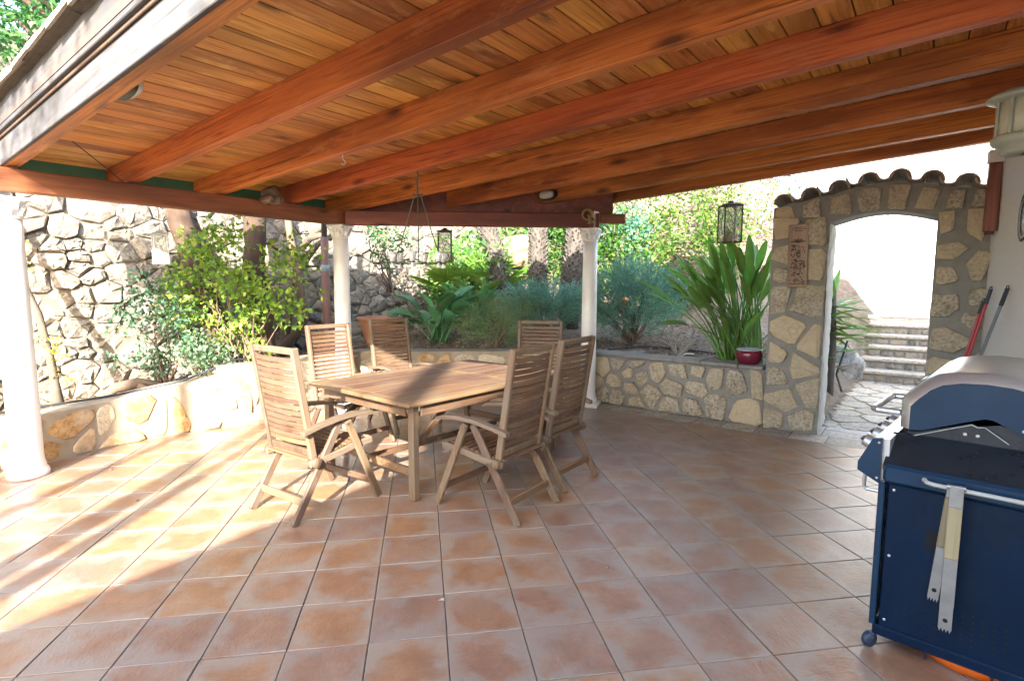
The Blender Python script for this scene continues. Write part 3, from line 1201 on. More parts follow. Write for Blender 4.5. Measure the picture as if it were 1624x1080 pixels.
# merge and drop the inner walls between strips
me = body.mesh('wall_body', 'mortar')
import bmesh as _bm
bmm = _bm.new()
bmm.from_mesh(me)
_bm.ops.remove_doubles(bmm, verts=bmm.verts, dist=1e-5)
seen = {}
for f in bmm.faces:
    seen.setdefault(tuple(sorted(v.index for v in f.verts)), []).append(f)
_bm.ops.delete(bmm, geom=[f for fs in seen.values() if len(fs) > 1 for f in fs], context='FACES_ONLY')
_bm.ops.recalc_face_normals(bmm, faces=bmm.faces)
bmm.to_mesh(me)
bmm.free()
ob('wall_body', me, aw)
sdp = [(4.36, .76), (4.58, .67), (4.37, .58), (4.46, .33), (4.68, .44), (4.37, .08), (4.63, .09), (4.38, 2.1), (4.68, 2.06), (4.42, 1.82), (4.68, 1.75), (4.34, 1.62), (4.36, 1.43), (4.62, 1.37), (4.5, 1.04), (4.70, .93)]
stones_on(aw, [(a - 4.27, b) for a, b in sdp], [(0.015, 0.01), (0.505, 0.01), (0.505, 2.20), (0.015, 2.20)], 0.048, 0.042, ['mortar_stone'], sd=5)
sda = [(4.39, 2.25), (4.62, 2.28), (4.87, 2.31), (5.10, 2.34), (5.35, 2.36), (5.57, 2.30), (5.76, 2.28), (5.93, 2.27), (6.12, 2.27)]
stones_on(aw, [(a - 4.27, b) for a, b in sda], [(0.02, 2.20), (0.5, 2.20), (0.95, 2.235), (1.36, 2.20), (2.03, 2.19), (2.03, 2.33), (1.5, 2.36), (1.0, 2.455), (0.5, 2.385), (0.02, 2.295)], 0.07, 0.042, ['mortar_stone'], sd=6)
sdj = [(5.72, 2.06), (5.90, 2.05), (5.74, 1.84), (5.93, 1.66), (5.74, 1.62), (5.78, 1.38), (5.95, 1.40), (5.95, 1.22), (5.82, 1.04), (5.78, .75), (6.0, .8), (5.74, .45), (5.98, .42), (5.8, .14), (6.1, .12), (6.15, 1.1), (6.16, 1.6), (6.16, 2.0)]
stones_on(aw, [(a - 4.27, b) for a, b in sdj], [(1.385, 0.01), (2.03, 0.01), (2.03, 2.19), (1.385, 2.19)], 0.075, 0.042, ['mortar_stone'], sd=8)
# whitewashed reveal of the left jamb
rv = MB()
NZ, NY = 40, 8
for a in range(NZ + 1):
    for b in range(NY + 1):
        ed = 0.010 if b in (0, NY) else 0.0
        rv.v.append((uL + 0.014 - ed + random.uniform(-.007, .007), -0.012 + 0.43 * b / NY, 0.0 + 2.12 * a / NZ))
for a in range(NZ):
    for b in range(NY):
        q = a * (NY + 1) + b
        rv.f.append((q, q + 1, q + NY + 2, q + NY + 1))
part('reveal_render', rv, 'whitewash', aw)


def barrel(r0, r1, L, th=0.014, seg=9, arc=math.pi):
    """half-round clay tile along +y, opening downwards"""
    mb = MB()
    for (y, r) in ((0, r0), (L, r1)):
        for rr in (r, r - th):
            for k in range(seg + 1):
                a = (math.pi - arc) / 2 + arc * k / seg
                mb.v.append((rr * math.cos(a), y, rr * math.sin(a)))
    n = seg + 1
    for k in range(seg):
        mb.f.append((k, k + 1, 2 * n + k + 1, 2 * n + k))
        mb.f.append((n + k, 3 * n + k, 3 * n + k + 1, n + k + 1))
        mb.f.append((k, n + k, n + k + 1, k + 1))
        mb.f.append((2 * n + k, 2 * n + k + 1, 3 * n + k + 1, 3 * n + k))
    for k in (0, seg):
        mb.f.append((k, 2 * n + k, 3 * n + k, n + k))
    return mb


cap_me = fixn(barrel(0.092, 0.080, AT + 0.16).mesh('roof_tile', 'arch_tile_clay', False))
pan = barrel(0.075, 0.075, AT + 0.14)
pan.v = [(x, y, -z) for x, y, z in pan.v]
pan_me = fixn(pan.mesh('roof_tile', 'arch_tile_clay', False))
for i, x in enumerate([0.10, 0.345, 0.59, 0.83, 1.07, 1.31, 1.555, 1.80, 2.02]):
    z = ztop(x) + 0.022
    ob('roof_tile', cap_me, aw, (x, -0.08 + random.uniform(-.012, .012), z), (R(-3), R(random.uniform(-3, 3)), 0))
    if i < 8:
        x2 = x + 0.122
        ob('roof_tile', pan_me, aw, (x2, -0.07, ztop(x2) + 0.085), (R(-3), 0, 0))

# ---- path beyond the arch, steps, white house
pth = MB()
p4 = [P2W(4.65, 5.63), P2W(9.5, 5.63), P2W(9.5, 9.5), P2W(4.35, 9.5)]
pth.add([(x, y, -0.006) for x, y in p4], [(0, 1, 2, 3)])
path = part('path', pth, 'pale_mortar', kind='structure')
pr_ = random.Random(4)
sd2 = []
for _ in range(4000):
    s = (pr_.uniform(4.6, 8.4), pr_.uniform(5.66, 9.3))
    if all(math.hypot(s[0] - a[0], s[1] - a[1]) > 0.29 for a in sd2):
        sd2.append(s)
for c in voronoi(sd2, [(4.62, 5.66), (8.6, 5.66), (8.6, 9.3), (4.62, 9.3)], 0.035):
    if len(c) < 3 or abs(parea(c)) < 0.004:
        continue
    c = roundpoly(c, 1, 0.006, 0.15, pr_)
    cx = sum(a for a, b in c) / len(c)
    cy = sum(b for a, b in c) / len(c)
    wx, wy = P2W(cx, cy)
    mb = MB().prism([(a - cx, b - cy) for a, b in c], 0.024, 'z', -0.022)
    ob('paving_slab', fixn(mb.mesh('paving_slab', 'paving_stone')), path, (wx, wy, pr_.uniform(0, .004)), (0, 0, PROT))

st = thing('garden_steps', 'broad stone steps climbing to the white house beyond the arch', 'steps', (*P2W(4.7, 9.25), 0), PROT)
NST = 5
SH, SD = 0.165, 0.36
for k in range(NST):
    z0 = k * SH
    y0 = k * SD
    dep = SD + 0.05 if k < NST - 1 else 1.9
    part('riser', MB().box((1.9, y0 + dep / 2 + 0.03, z0 + SH / 2 - 0.02), (3.8, dep, SH + 0.0)), 'mortar', st)
    part('tread', MB().box((1.9, y0 + dep / 2 + 0.0, z0 + SH - 0.012 - 0.004), (3.84, dep + 0.03, 0.05), None, 0.012), 'paving_stone', st)
    r2 = random.Random(k)
    x = 0.04
    while x < 3.6:
        L = r2.uniform(0.12, 0.26)
        c = [(x, z0 - 0.005 + r2.uniform(0, .02)), (x + L - 0.03, z0 + r2.uniform(0, .02)), (x + L - 0.02, z0 + SH - 0.055 - r2.uniform(0, .02)), (x + 0.01, z0 + SH - 0.055 - r2.uniform(0, .015))]
        smb, cx, cz = stone(c, 0.014, 0.5, 0.02, 0.003, r2, k=0.2, jit=0.006)
        ob('stone', fixn(smb.mesh('stone', 'dry_stone', True)), st, (cx, y0 + 0.03, cz))
        x += L

hs = thing('white_house', 'white rendered house with a panelled door at the top of the steps', 'house', (*P2W(4.32, 11.9), 0), PROT)
part('wall', MB().box((2.55, 2.0, 2.4), (5.1, 4.0, 4.8)), 'house_white', hs)
part('plinth', MB().box((2.55, -0.03, 0.42), (5.16, 0.06, 0.93), None, 0.01), 'paving_stone', hs)
dr = part('door', MB().box((1.05, -0.035, 2.0), (1.0, 0.05, 2.2), None, 0.008), 'door_white', hs)
for zz, hh in ((1.42, 0.75), (2.45, 1.0)):
    pf = MB()
    for (cx_, cz_, sx_, sz_) in ((1.05, zz - hh / 2, 0.70, 0.04), (1.05, zz + hh / 2, 0.70, 0.04), (0.70, zz, 0.04, hh - .04), (1.40, zz, 0.04, hh - .04)):
        pf.box((cx_, -0.068, cz_), (sx_, 0.02, sz_), None, 0.006)
    part('door_panel', pf, 'door_white', dr)
part('door_handle', MB().tube([(0.63, -0.06, 1.95), (0.63, -0.11, 1.95), (0.73, -0.11, 1.95)], 0.011), 'steel_hook', dr)
part('roof', MB().prism([(-0.25, 4.8), (5.35, 4.8), (2.55, 6.2)], 4.5, 'y', -0.25), 'arch_tile_clay', hs)

# house wall at the right edge
w0 = Vector((4.13, 4.90))
wd = Vector((-0.535, -0.845)).normalized()
wn = Vector((-wd.y, wd.x))
if wn.x > 0:
    wn = -wn
hw = thing('plastered_wall', 'rough white plastered house wall at the right edge of the patio', 'wall', (w0.x, w0.y, 0), math.atan2(wd.y, wd.x))
part('wall_body', MB().box((1.55, 2.75, 2.4), (3.2, 5.5, 4.9), None, 0.02), 'rough_plaster', hw)  # unseen depth and height sized to shade the steps beyond the arch
part('roof', MB().prism([(-0.3, 4.86), (3.4, 4.86), (1.55, 5.9)], 6.0, 'y', -0.3), 'roof_tile_clay', hw)
WS = -1 if wd.cross(wn) < 0 else 1      # local y sign that points out towards the patio


def hwl(t, out, z):
    """point in the wall's own frame: t along, out from the face"""
    return (t, WS * out, z)


# unseen house added behind the camera, its rake shaped to shade the patio
nh = thing('shade_house', 'unseen gabled house added behind the viewpoint to shade the patio', 'house', (0, -3.0, 0))
part('wall', MB().prism([(-2.0, 0), (5.6, 0), (5.6, 2.9), (1.8, 5.75), (-2.0, 2.75)], -6, 'y', -0.25), 'house_white', nh)
rf = MB()
rf.prism([(-2.55, 2.36), (1.8, 5.93), (1.8, 6.09), (-2.55, 2.52)], -6.6, 'y', 0)
rf.prism([(6.15, 2.36), (1.8, 5.92), (1.8, 6.08), (6.15, 2.52)], -6.6, 'y', 0)
part('roof', rf, 'roof_tile_clay', nh)


# ================================================================== PERGOLA
pg = thing('pergola', 'wooden pergola roof of red-brown joists and planks on white columns', 'pergola', (O2.x, O2.y, 0), PROT)
SL = 0.0633
Z0 = 2.39
JH, JW = 0.19, 0.085


def zu(u):
    return Z0 + SL * u


def loc(x, y):
    return W2P(x, y)


slope_rot = -math.atan(SL)
noff = [0.0, 0.81, 1.572, 2.346, 3.131, 3.928, 4.666, 5.32]


def n_max(u):
    return min(5.43, 3.50 + 0.83 * (u + 0.08))


def u_left(n):
    return max(-0.50, (n + 0.02 - 3.50) / 0.83 - 0.08)


def sloped(name, x0, x1, y0, y1, z0, z1, mat, parent, ch=0.006):
    """box whose x axis follows the roof slope; z measured from the joist underside"""
    L = (x1 - x0) / math.cos(slope_rot)
    mb = MB().box((0, 0, 0), (L, y1 - y0, z1 - z0), None, ch)
    xm = (x0 + x1) / 2
    return part(name, mb, mat, parent, loc=(xm, (y0 + y1) / 2, zu(xm) + (z0 + z1) / 2), rot=(0, slope_rot, 0))


for i, n in enumerate(noff):
    ue = 8.0 if n < 2.2 else 6.06
    ul = u_left(n) if i else -0.62
    sloped('joist', ul, ue, n, n + JW, 0, JH, 'joist_wood', pg, 0.0045)
# ceiling planks
PW = 0.16
k = 0
u = -0.52
while u < 6.0:
    ym = n_max(u + PW / 2)
    mb = MB().box((0, 0, 0), (PW - 0.007, ym - 0.045 + 0.0, 0.02), None, 0.003)
    o = part('plank', mb, 'plank_wood', pg, loc=(u + PW / 2, (0.045 + ym) / 2 + 0.0, zu(u + PW / 2) + JH + 0.011), rot=(0, slope_rot, 0))
    u += PW
    k += 1
# unseen deck added over the planks to block light leaks, stepped back where the eave runs obliquely
dk = MB()
u = -0.55
while u < 8.0:
    ym = n_max(u + 0.25)
    dk.bar((u, ym / 2 - 0.02, zu(u) + JH + 0.05), (u + 0.5, ym / 2 - 0.02, zu(u + 0.5) + JH + 0.05), ym + 0.10, 0.05)
    u += 0.5
part('roof_deck', dk, 'roof_board', pg)
# rake boards on the near edge
sloped('fascia_board', -0.66, 8.0, -0.028, -0.003, 0.0, 0.176, 'fascia_wood', pg, 0.004)
sloped('fascia_board', -0.68, 8.0, -0.066, -0.031, 0.186, 0.37, 'fascia_wood', pg, 0.004)
sloped('drip_strip', -0.67, 8.0, -0.044, -0.032, 0.165, 0.184, 'teak_leg', pg, 0.003)
# overlapping clay tiles along the rake
rt = barrel(0.105, 0.09, 0.47, 0.016, 8)
rm = Matrix.Rotation(-math.pi / 2, 3, 'Z')
rt.v = [tuple(rm @ Vector(p)) for p in rt.v]
rt_me = fixn(rt.mesh('roof_tile', 'roof_tile_clay', False))
for row in range(2):
    u = -0.72
    while u < 5.2:
        ob('roof_tile', rt_me, pg, (u, -0.045 + 0.21 * row, zu(u) + 0.36 + 0.012 * row + random.uniform(-.006, .006)), (R(random.uniform(-4, 4)), R(-7.0), R(random.uniform(-2, 2))))
        u += 0.36
# ring beams
Lp, Cp, Rp = (-3.83, 4.30), (-2.05, 6.76), (0.955, 6.93)
lu, ln = loc(*Lp)
cu, cn = loc(*Cp)
ru, rn = loc(*Rp)


def ring(name, p, q, z0, z1, wdt, mat='ring_wood'):
    mb = MB()
    p, q = Vector(p), Vector(q)
    d = q - p
    L = d.length
    mb.box((0, 0, 0), (L, wdt, z1 - z0), None, 0.008)
    return part(name, mb, mat, pg, loc=((p.x + q.x) / 2, (p.y + q.y) / 2, (z0 + z1) / 2), rot=(0, 0, math.atan2(d.y, d.x)))


d1 = (Vector((cu, cn)) - Vector((lu, ln))).normalized()
d2 = (Vector((ru, rn)) - Vector((cu, cn))).normalized()
ring('ring_beam', Vector((lu, ln)) - d1 * 0.62, Vector((cu, cn)) + d1 * 0.04, 2.205, 2.375, 0.12)
ring('ring_beam', Vector((cu, cn)) + d2 * 0.072, Vector((ru, rn)) + d2 * 0.10, 2.205, 2.372, 0.12)
ring('ring_beam', Vector((ru, rn)) + d2 * 0.103, Vector((ru, rn)) + d2 * 0.42, 2.255, 2.37, 0.10)
# blocking boards on top of the oblique ring, rising to the planks
blk = MB()
q0, q1 = Vector((cu, cn)) + d2 * 0.05, Vector((ru, rn)) + d2 * 0.3
sd_ = Vector((-d2.y, d2.x)) * 0.13
for k in range(10):
    a = q0 + (q1 - q0) * (k / 10) + sd_
    b = q0 + (q1 - q0) * ((k + 1) / 10) + sd_
    za, zb = zu(a.x) + JH - 0.003, zu(b.x) + JH - 0.003
    o = len(blk.v)
    for p, zt in ((a, za), (b, zb)):
        for s in (0, 0.022):
            e = p + Vector((-d2.y, d2.x)) * s
            blk.v += [(e.x, e.y, 2.36), (e.x, e.y, zt)]
    blk.f += [(o, o + 1, o + 5, o + 4), (o + 2, o + 6, o + 7, o + 3), (o + 1, o + 3, o + 7, o + 5), (o, o + 4, o + 6, o + 2), (o, o + 2, o + 3, o + 1), (o + 4, o + 5, o + 7, o + 6)]
part('blocking_board', blk, 'ring_wood', pg)
# green tarp seen in the gaps over the left ring beam
for i in range(4):
    n0, n1 = noff[i] + JW + 0.001, noff[i + 1] - 0.001
    part('tarp_strip', MB().box((0, 0, 0), (0.012, n1 - n0, 0.17), None, 0.002), 'green_tarp', pg, loc=(-0.495, (n0 + n1) / 2, 2.462))


def column(x, y, top, r=0.098, plinth=True):
    u_, n_ = loc(x, y)
    prof = [(r * 1.28, 0), (r * 1.30, 0.03), (r * 1.22, 0.055), (r * 1.1, 0.07), (r * 1.14, 0.085), (r * 1.04, 0.11), (r, 0.16)]
    for k in range(1, 9):
        t = k / 8
        prof.append((r * (1 - 0.10 * t ** 1.6), 0.16 + (top - 0.20 - 0.16) * t))
    mb = MB().lathe(prof, 32)
    c = part('column', mb, 'column_paint', pg, True, loc=(u_, n_, 0.05 if plinth else 0.0))
    zt = top - 0.205 + (0.05 if plinth else 0)
    cap = MB()
    rt_ = r * 0.9
    cap.lathe([(rt_ * 1.0, zt), (rt_ * 1.12, zt + 0.006), (rt_ * 1.12, zt + 0.018), (rt_ * 1.0, zt + 0.024), (rt_ * 1.02, zt + 0.07), (rt_ * 1.22, zt + 0.115), (rt_ * 1.5, zt + 0.138)], 24)
    # two rings of acanthus leaves and corner scrolls
    for ring_, (z_, rr, hh, nn) in enumerate(((zt + 0.028, rt_ * 1.02, 0.055, 8), (zt + 0.07, rt_ * 1.10, 0.06, 8))):
        for q in range(nn):
            a = 2 * math.pi * (q + 0.5 * ring_) / nn
            ca, sa = math.cos(a), math.sin(a)
            pts = [(ca * rr, sa * rr, z_), (ca * (rr + .008), sa * (rr + .008), z_ + hh * .6), (ca * (rr + .026), sa * (rr + .026), z_ + hh), (ca * (rr + .034), sa * (rr + .034), z_ + hh * .8)]
            cap.tube(pts, [0.017, 0.020, 0.015, 0.006], 6)
    for q in range(4):
        a = math.pi / 4 + q * math.pi / 2 + 0.3
        ca, sa = math.cos(a), math.sin(a)
        cap.tube([(ca * rt_ * 1.15, sa * rt_ * 1.15, zt + 0.09), (ca * rt_ * 1.55, sa * rt_ * 1.55, zt + 0.13)], [0.014, 0.021], 8)
    ab = 0.235 * r / 0.098
    cap.box((0, 0, zt + 0.147), (ab, ab, 0.024), Matrix.Rotation(0.3, 3, 'Z'), 0.005)
    part('capital', cap, 'column_paint', c, False, loc=(0, 0, -0.05 if plinth else 0.0))
    if plinth:
        part('plinth', MB().box((0, 0, -0.026), (0.29, 0.29, 0.048), Matrix.Rotation(0.3, 3, 'Z'), 0.006), 'column_paint', c)
    return c


column(-3.83, 4.30, 2.202, 0.105, False)
column(-2.05, 6.76, 2.202, 0.098)
column(0.955, 6.93, 2.19, 0.095)
# post block above the right column
ring('post_block', (ru - 0.075, rn), (ru + 0.075, rn), 2.19, 2.40, 0.145)


# ================================================================== things hung from or fixed to the pergola
def pw_(u, n, z):
    x, y = P2W(u, n)
    return (x, y, z)


# oval bulkhead lamps
def bulkhead(name, label, locn, rotm, wd_, ht_, dep):
    t = thing(name, label, 'lamp', locn)
    t.rotation_euler = rotm
    b = MB()
    ring_ = []
    seg = 28
    for (s, d) in ((1.0, 0), (1.0, dep * 0.35), (0.93, dep * 0.5), (0.84, dep * 0.5), (0.82, dep * 0.42)):
        for k in range(seg):
            a = 2 * math.pi * k / seg
            ca, sa = math.cos(a), math.sin(a)
            ex = 2 / 2.6
            ring_.append((wd_ / 2 * s * math.copysign(abs(ca) ** ex, ca), -d, ht_ / 2 * s * math.copysign(abs(sa) ** ex, sa)))
    fs = []
    for r in range(4):
        for k in range(seg):
            k2 = (k + 1) % seg
            fs.append((r * seg + k, r * seg + k2, (r + 1) * seg + k2, (r + 1) * seg + k))
    b.add(ring_, fs)
    part('housing', b, 'lamp_black', t, True)
    g = MB()
    vs, fs = [], []
    for (s, d) in ((0.83, 0.43), (0.80, 0.66), (0.66, 0.86), (0.4, 0.97), (0.0, 1.0)):
        for k in range(seg):
            a = 2 * math.pi * k / seg
            ca, sa = math.cos(a), math.sin(a)
            ex = 2 / 2.6
            vs.append((wd_ / 2 * s * math.copysign(abs(ca) ** ex, ca), -d * dep, ht_ / 2 * s * math.copysign(abs(sa) ** ex, sa)))
    for r in range(4):
        for k in range(seg):
            k2 = (k + 1) % seg
            fs.append((r * seg + k, r * seg + k2, (r + 1) * seg + k2, (r + 1) * seg + k))
    g.add(vs, fs)
    part('glass_dome', g, 'lamp_glass', t, True)
    return t


bulkhead('bulkhead_lamp', 'oval bulkhead lamp with black rim above the right column', pw_(1.84, noff[6] - 0.002, zu(1.84) + 0.085), (0, slope_rot, PROT), 0.24, 0.12, 0.11)
bulkhead('bulkhead_lamp', 'pale oval bulkhead lamp on the weathered edge beam at upper left', pw_(2.05, 0.088, zu(2.05) + 0.075), (0, -slope_rot, PROT + math.pi), 0.28, 0.13, 0.10)

# screw hook and small metal bracket
hk = MB()
hx, hy, hz = 0, 0, 0
hk.tube([(0, 0, 0.01), (0, 0, -0.03), (0.012, 0, -0.042), (0.022, 0, -0.055), (0.014, 0, -0.070), (-0.002, 0, -0.072), (-0.012, 0, -0.062)], 0.0035, 6)
o = part('screw_hook', hk, 'steel_hook', None, loc=pw_(1.93, 1.615, zu(1.93)))
tag(o, 'small pale screw hook under the third joist', 'hook')
br = MB()
br.box((0, 0, 0), (0.085, 0.05, 0.006), None, 0.001)
br.box((0, 0.022, 0.015), (0.085, 0.006, 0.03), None, 0.001)
o = part('metal_bracket', br, 'tin_grey', None, loc=pw_(1.83, 1.70, zu(1.83) + 0.10), rot=(0, 0, PROT))
tag(o, 'small grey metal bracket beside the hook under the planks', 'bracket')
part('bracket_arm', MB().box((0, 0, 0.05), (0.02, 0.02, 0.10)), 'iron_rust', o)

# bundle of cut logs on the left ring beam
lg = thing('log_bundle', 'little bundle of three cut branches tucked over the left ring beam', 'ornament', pw_(0.075, 2.08, 2.38), PROT + R(-90))
for (x, z, L, r) in ((-0.045, 0.0, 0.20, 0.043), (0.048, 0.0, 0.19, 0.041), (-0.005, 0.085, 0.20, 0.055)):
    m = MB().tube([(x, 0.10, z - 0.0), (x + .003, -0.02, z - 0.006), (x, 0.10 - L, z - 0.02)], [r * 1.05, r, r], 14)
    part('log', m, 'cut_log', lg, True)
part('twig', MB().tube([(-0.05, -0.02, 0.09), (-0.085, -0.05, 0.13)], [0.018, 0.014], 8), 'cut_log', lg)

# hanging wire at the left
o = part('wire', MB().tube([pw_(0.30, 0.35, zu(0.3) + 0.19), pw_(0.15, 0.62, 2.45), pw_(0.02, 0.78, 2.37), pw_(-0.05, 1.1, 2.19)], 0.004, 5), 'hose_black', None)
tag(o, 'thin dark wire slung over the left ring beam', 'wire')

# gilded ornament on the post block of the right column
orn = MB()
orr = random.Random(2)
for k in range(16):
    a = 2 * math.pi * k / 16
    orn.lathe([(0.0, -0.016), (0.014, -0.008), (0.016, 0.004), (0.0, 0.016)], 7, (0.055 * math.cos(a) - 0.01, orr.uniform(-.01, .01), 0.06 * math.sin(a) + 0.035))
orn.tube([(0.0, -0.01, 0.03), (0.03, -0.012, -0.03), (0.012, -0.01, -0.075)], [0.014, 0.018, 0.022], 7)
orn.tube([(0.03, -0.012, 0.09), (0.055, -0.014, 0.02), (0.07, -0.01, -0.02)], [0.010, 0.016, 0.006], 7)
orn.tube([(0.045, -0.012, -0.03), (0.058, -0.014, -0.07)], [0.014, 0.022], 7)
o = part('wreath_ornament', orn, 'gold_ornament', None, True, loc=(0.905, 6.835, 2.315))
tag(o, 'small gilded wreath ornament on the post above the right column', 'ornament')


def lantern(name, label, locn, rotz, wdt, h, frame, candle, ceil_z, hangr=0.003, hook=True, glass='lantern_glass', hang_mat='iron_rust'):
    """square candle lantern; locn = base centre; hung from ceil_z"""
    t = thing(name, label, 'lantern', locn, rotz, 'candle lanterns hung around the patio')
    hw_ = wdt / 2
    fr = MB()
    for sx in (-1, 1):
        for sy in (-1, 1):
            fr.box((sx * hw_, sy * hw_, h * 0.45), (0.014, 0.014, h * 0.9), None, 0.002)
    for z in (0.007, h * 0.9 - 0.006):
        for s in (-1, 1):
            fr.box((s * hw_, 0, z), (0.013, wdt, 0.013))
            fr.box((0, s * hw_, z), (wdt, 0.013, 0.013))
    part('frame', fr, frame, t)
    part('base', MB().box((0, 0, 0.006), (wdt + 0.004, wdt + 0.004, 0.008)), frame, t)
    ov = hw_ + 0.016
    tp = MB()
    tp.add([(-ov, -ov, h * 0.9), (ov, -ov, h * 0.9), (ov, ov, h * 0.9), (-ov, ov, h * 0.9), (-0.028, -0.028, h * 0.955), (0.028, -0.028, h * 0.955), (0.028, 0.028, h * 0.955), (-0.028, 0.028, h * 0.955)],
           [(0, 3, 2, 1), (0, 1, 5, 4), (1, 2, 6, 5), (2, 3, 7, 6), (3, 0, 4, 7), (4, 5, 6, 7)])
    tp.box((0, 0, h * 0.975), (0.05, 0.05, h * 0.05), None, 0.004)
    part('roof', tp, frame, t)
    for q in range(4):
        a = q * math.pi / 2
        pane = part('pane', MB().box((0, 0, 0), (wdt - 0.014, 0.003, h * 0.9 - 0.03)), glass, t, loc=(math.sin(a) * hw_ * 0.985, -math.cos(a) * hw_ * 0.985, h * 0.45), rot=(0, 0, a))
        cr = MB()
        ww, hh = hw_ - 0.008, h * 0.43
        cr.tube([(-ww, -0.004, -hh), (ww, -0.004, hh)], 0.0018, 4)
        cr.tube([(ww, -0.004, -hh), (-ww, -0.004, hh)], 0.0018, 4)
        part('cross_wire', cr, frame, pane)
    part('candle', MB().lathe([(wdt * 0.24, 0.012), (wdt * 0.245, 0.02), (wdt * 0.24, h * 0.27), (wdt * 0.16, h * 0.275), (0.0, h * 0.26)], 18, cap=False), candle, t, True)
    if ceil_z:
        part('hanger', MB().tube([(0, 0, h * 0.99), (0.002, 0, (h + ceil_z) / 2), (0, 0, ceil_z)], hangr, 5), hang_mat, t)
    return t


lantern('candle_lantern', 'rusty iron lantern with glass panes hanging in the open gap by the arch', (*P2W(3.79, 5.36), 1.985), PROT + R(38), 0.19, 0.46, 'iron_rust', 'candle_red', zu(3.79) - 1.985)
lantern('candle_lantern', 'dark lantern with a red candle hanging behind the wrought iron chandelier', (-0.815, 6.83, 1.775), R(4), 0.155, 0.41, 'iron_rust', 'candle_red', 2.21 - 1.775)
lantern('candle_lantern', 'weathered grey tin lantern hanging in front of the dry stone wall', (*P2W(0.02, 1.03), 1.69), R(40), 0.105, 0.30, 'tin_grey', 'candle_pale', 2.21 - 1.69)

# wrought iron chandelier with glass cups
ch = thing('chandelier', 'wrought iron hanging ring with small clear glass cups above the table', 'chandelier', (-0.842, 5.064, 1.66), 0.2)
zt = zu(1.941) - 1.66
part('hanging_hook', MB().tube([(0, 0, zt), (0.004, 0, zt - 0.03), (0.012, 0, zt - 0.045), (0.004, 0, zt - 0.06), (0, 0, zt - 0.09), (0, 0, zt - 0.21)], [0.006, .006, .006, .006, .009, .009], 7), 'iron_green', ch)
part('top_bar', MB().tube([(-0.045, 0, zt - 0.20), (0, 0, zt - 0.215), (0.045, 0, zt - 0.20)], 0.006, 6), 'iron_green', ch)
NR = 0.235
for q in range(3):
    a = q * 2 * math.pi / 3 + 0.5
    part('suspension_rod', MB().tube([(0.03 * math.cos(a), 0.03 * math.sin(a), zt - 0.205), (NR * 0.55 * math.cos(a), NR * 0.55 * math.sin(a), 0.36), (NR * .98 * math.cos(a), NR * .98 * math.sin(a), 0.10), (NR * math.cos(a), NR * math.sin(a), 0.045)], 0.0055, 6), 'iron_green', ch)
pts = [(NR * math.cos(2 * math.pi * k / 36), NR * math.sin(2 * math.pi * k / 36), 0.045) for k in range(37)]
part('iron_ring', MB().tube(pts, 0.006, 6, False), 'iron_green', ch)
cup = MB()
cup.lathe([(0.020, -0.05), (0.022, -0.028), (0.010, -0.018), (0.012, -0.006), (0.018, 0.0), (0.030, 0.04), (0.042, 0.088), (0.039, 0.088), (0.027, 0.04), (0.014, 0.006)], 16, cap=False)
cup_me = fixn(cup.mesh('glass_cup', 'cup_glass', True))
hold = MB().lathe([(0.024, -0.006), (0.026, 0.0), (0.024, 0.004), (0.016, 0.0)], 14, cap=False)
hold_me = fixn(hold.mesh('cup_holder', 'iron_green', True))
for q in range(6):
    a = q * math.pi / 3 + 0.26
    g = ob('glass_cup', cup_me, ch, (NR * math.cos(a), NR * math.sin(a), 0.052))
    ob('cup_holder', hold_me, g, (0, 0, 0))


# ================================================================== DINING TABLE AND CHAIRS
def curved_slat(L, h, th, bow, seg=6):
    """slat along x, bowed towards -y in the middle"""
    mb = MB()
    for k in range(seg + 1):
        x = -L / 2 + L * k / seg
        y = -bow * (1 - (2 * x / L) ** 2)
        mb.v += [(x, y - th / 2, -h / 2), (x, y + th / 2, -h / 2), (x, y + th / 2, h / 2), (x, y - th / 2, h / 2)]
    for k in range(seg):
        o_ = k * 4
        for q in range(4):
            q2 = (q + 1) % 4
            mb.f.append((o_ + q, o_ + q2, o_ + 4 + q2, o_ + 4 + q))
    mb.f += [(0, 3, 2, 1), (seg * 4, seg * 4 + 1, seg * 4 + 2, seg * 4 + 3)]
    return mb


CW = 0.56          # overall width


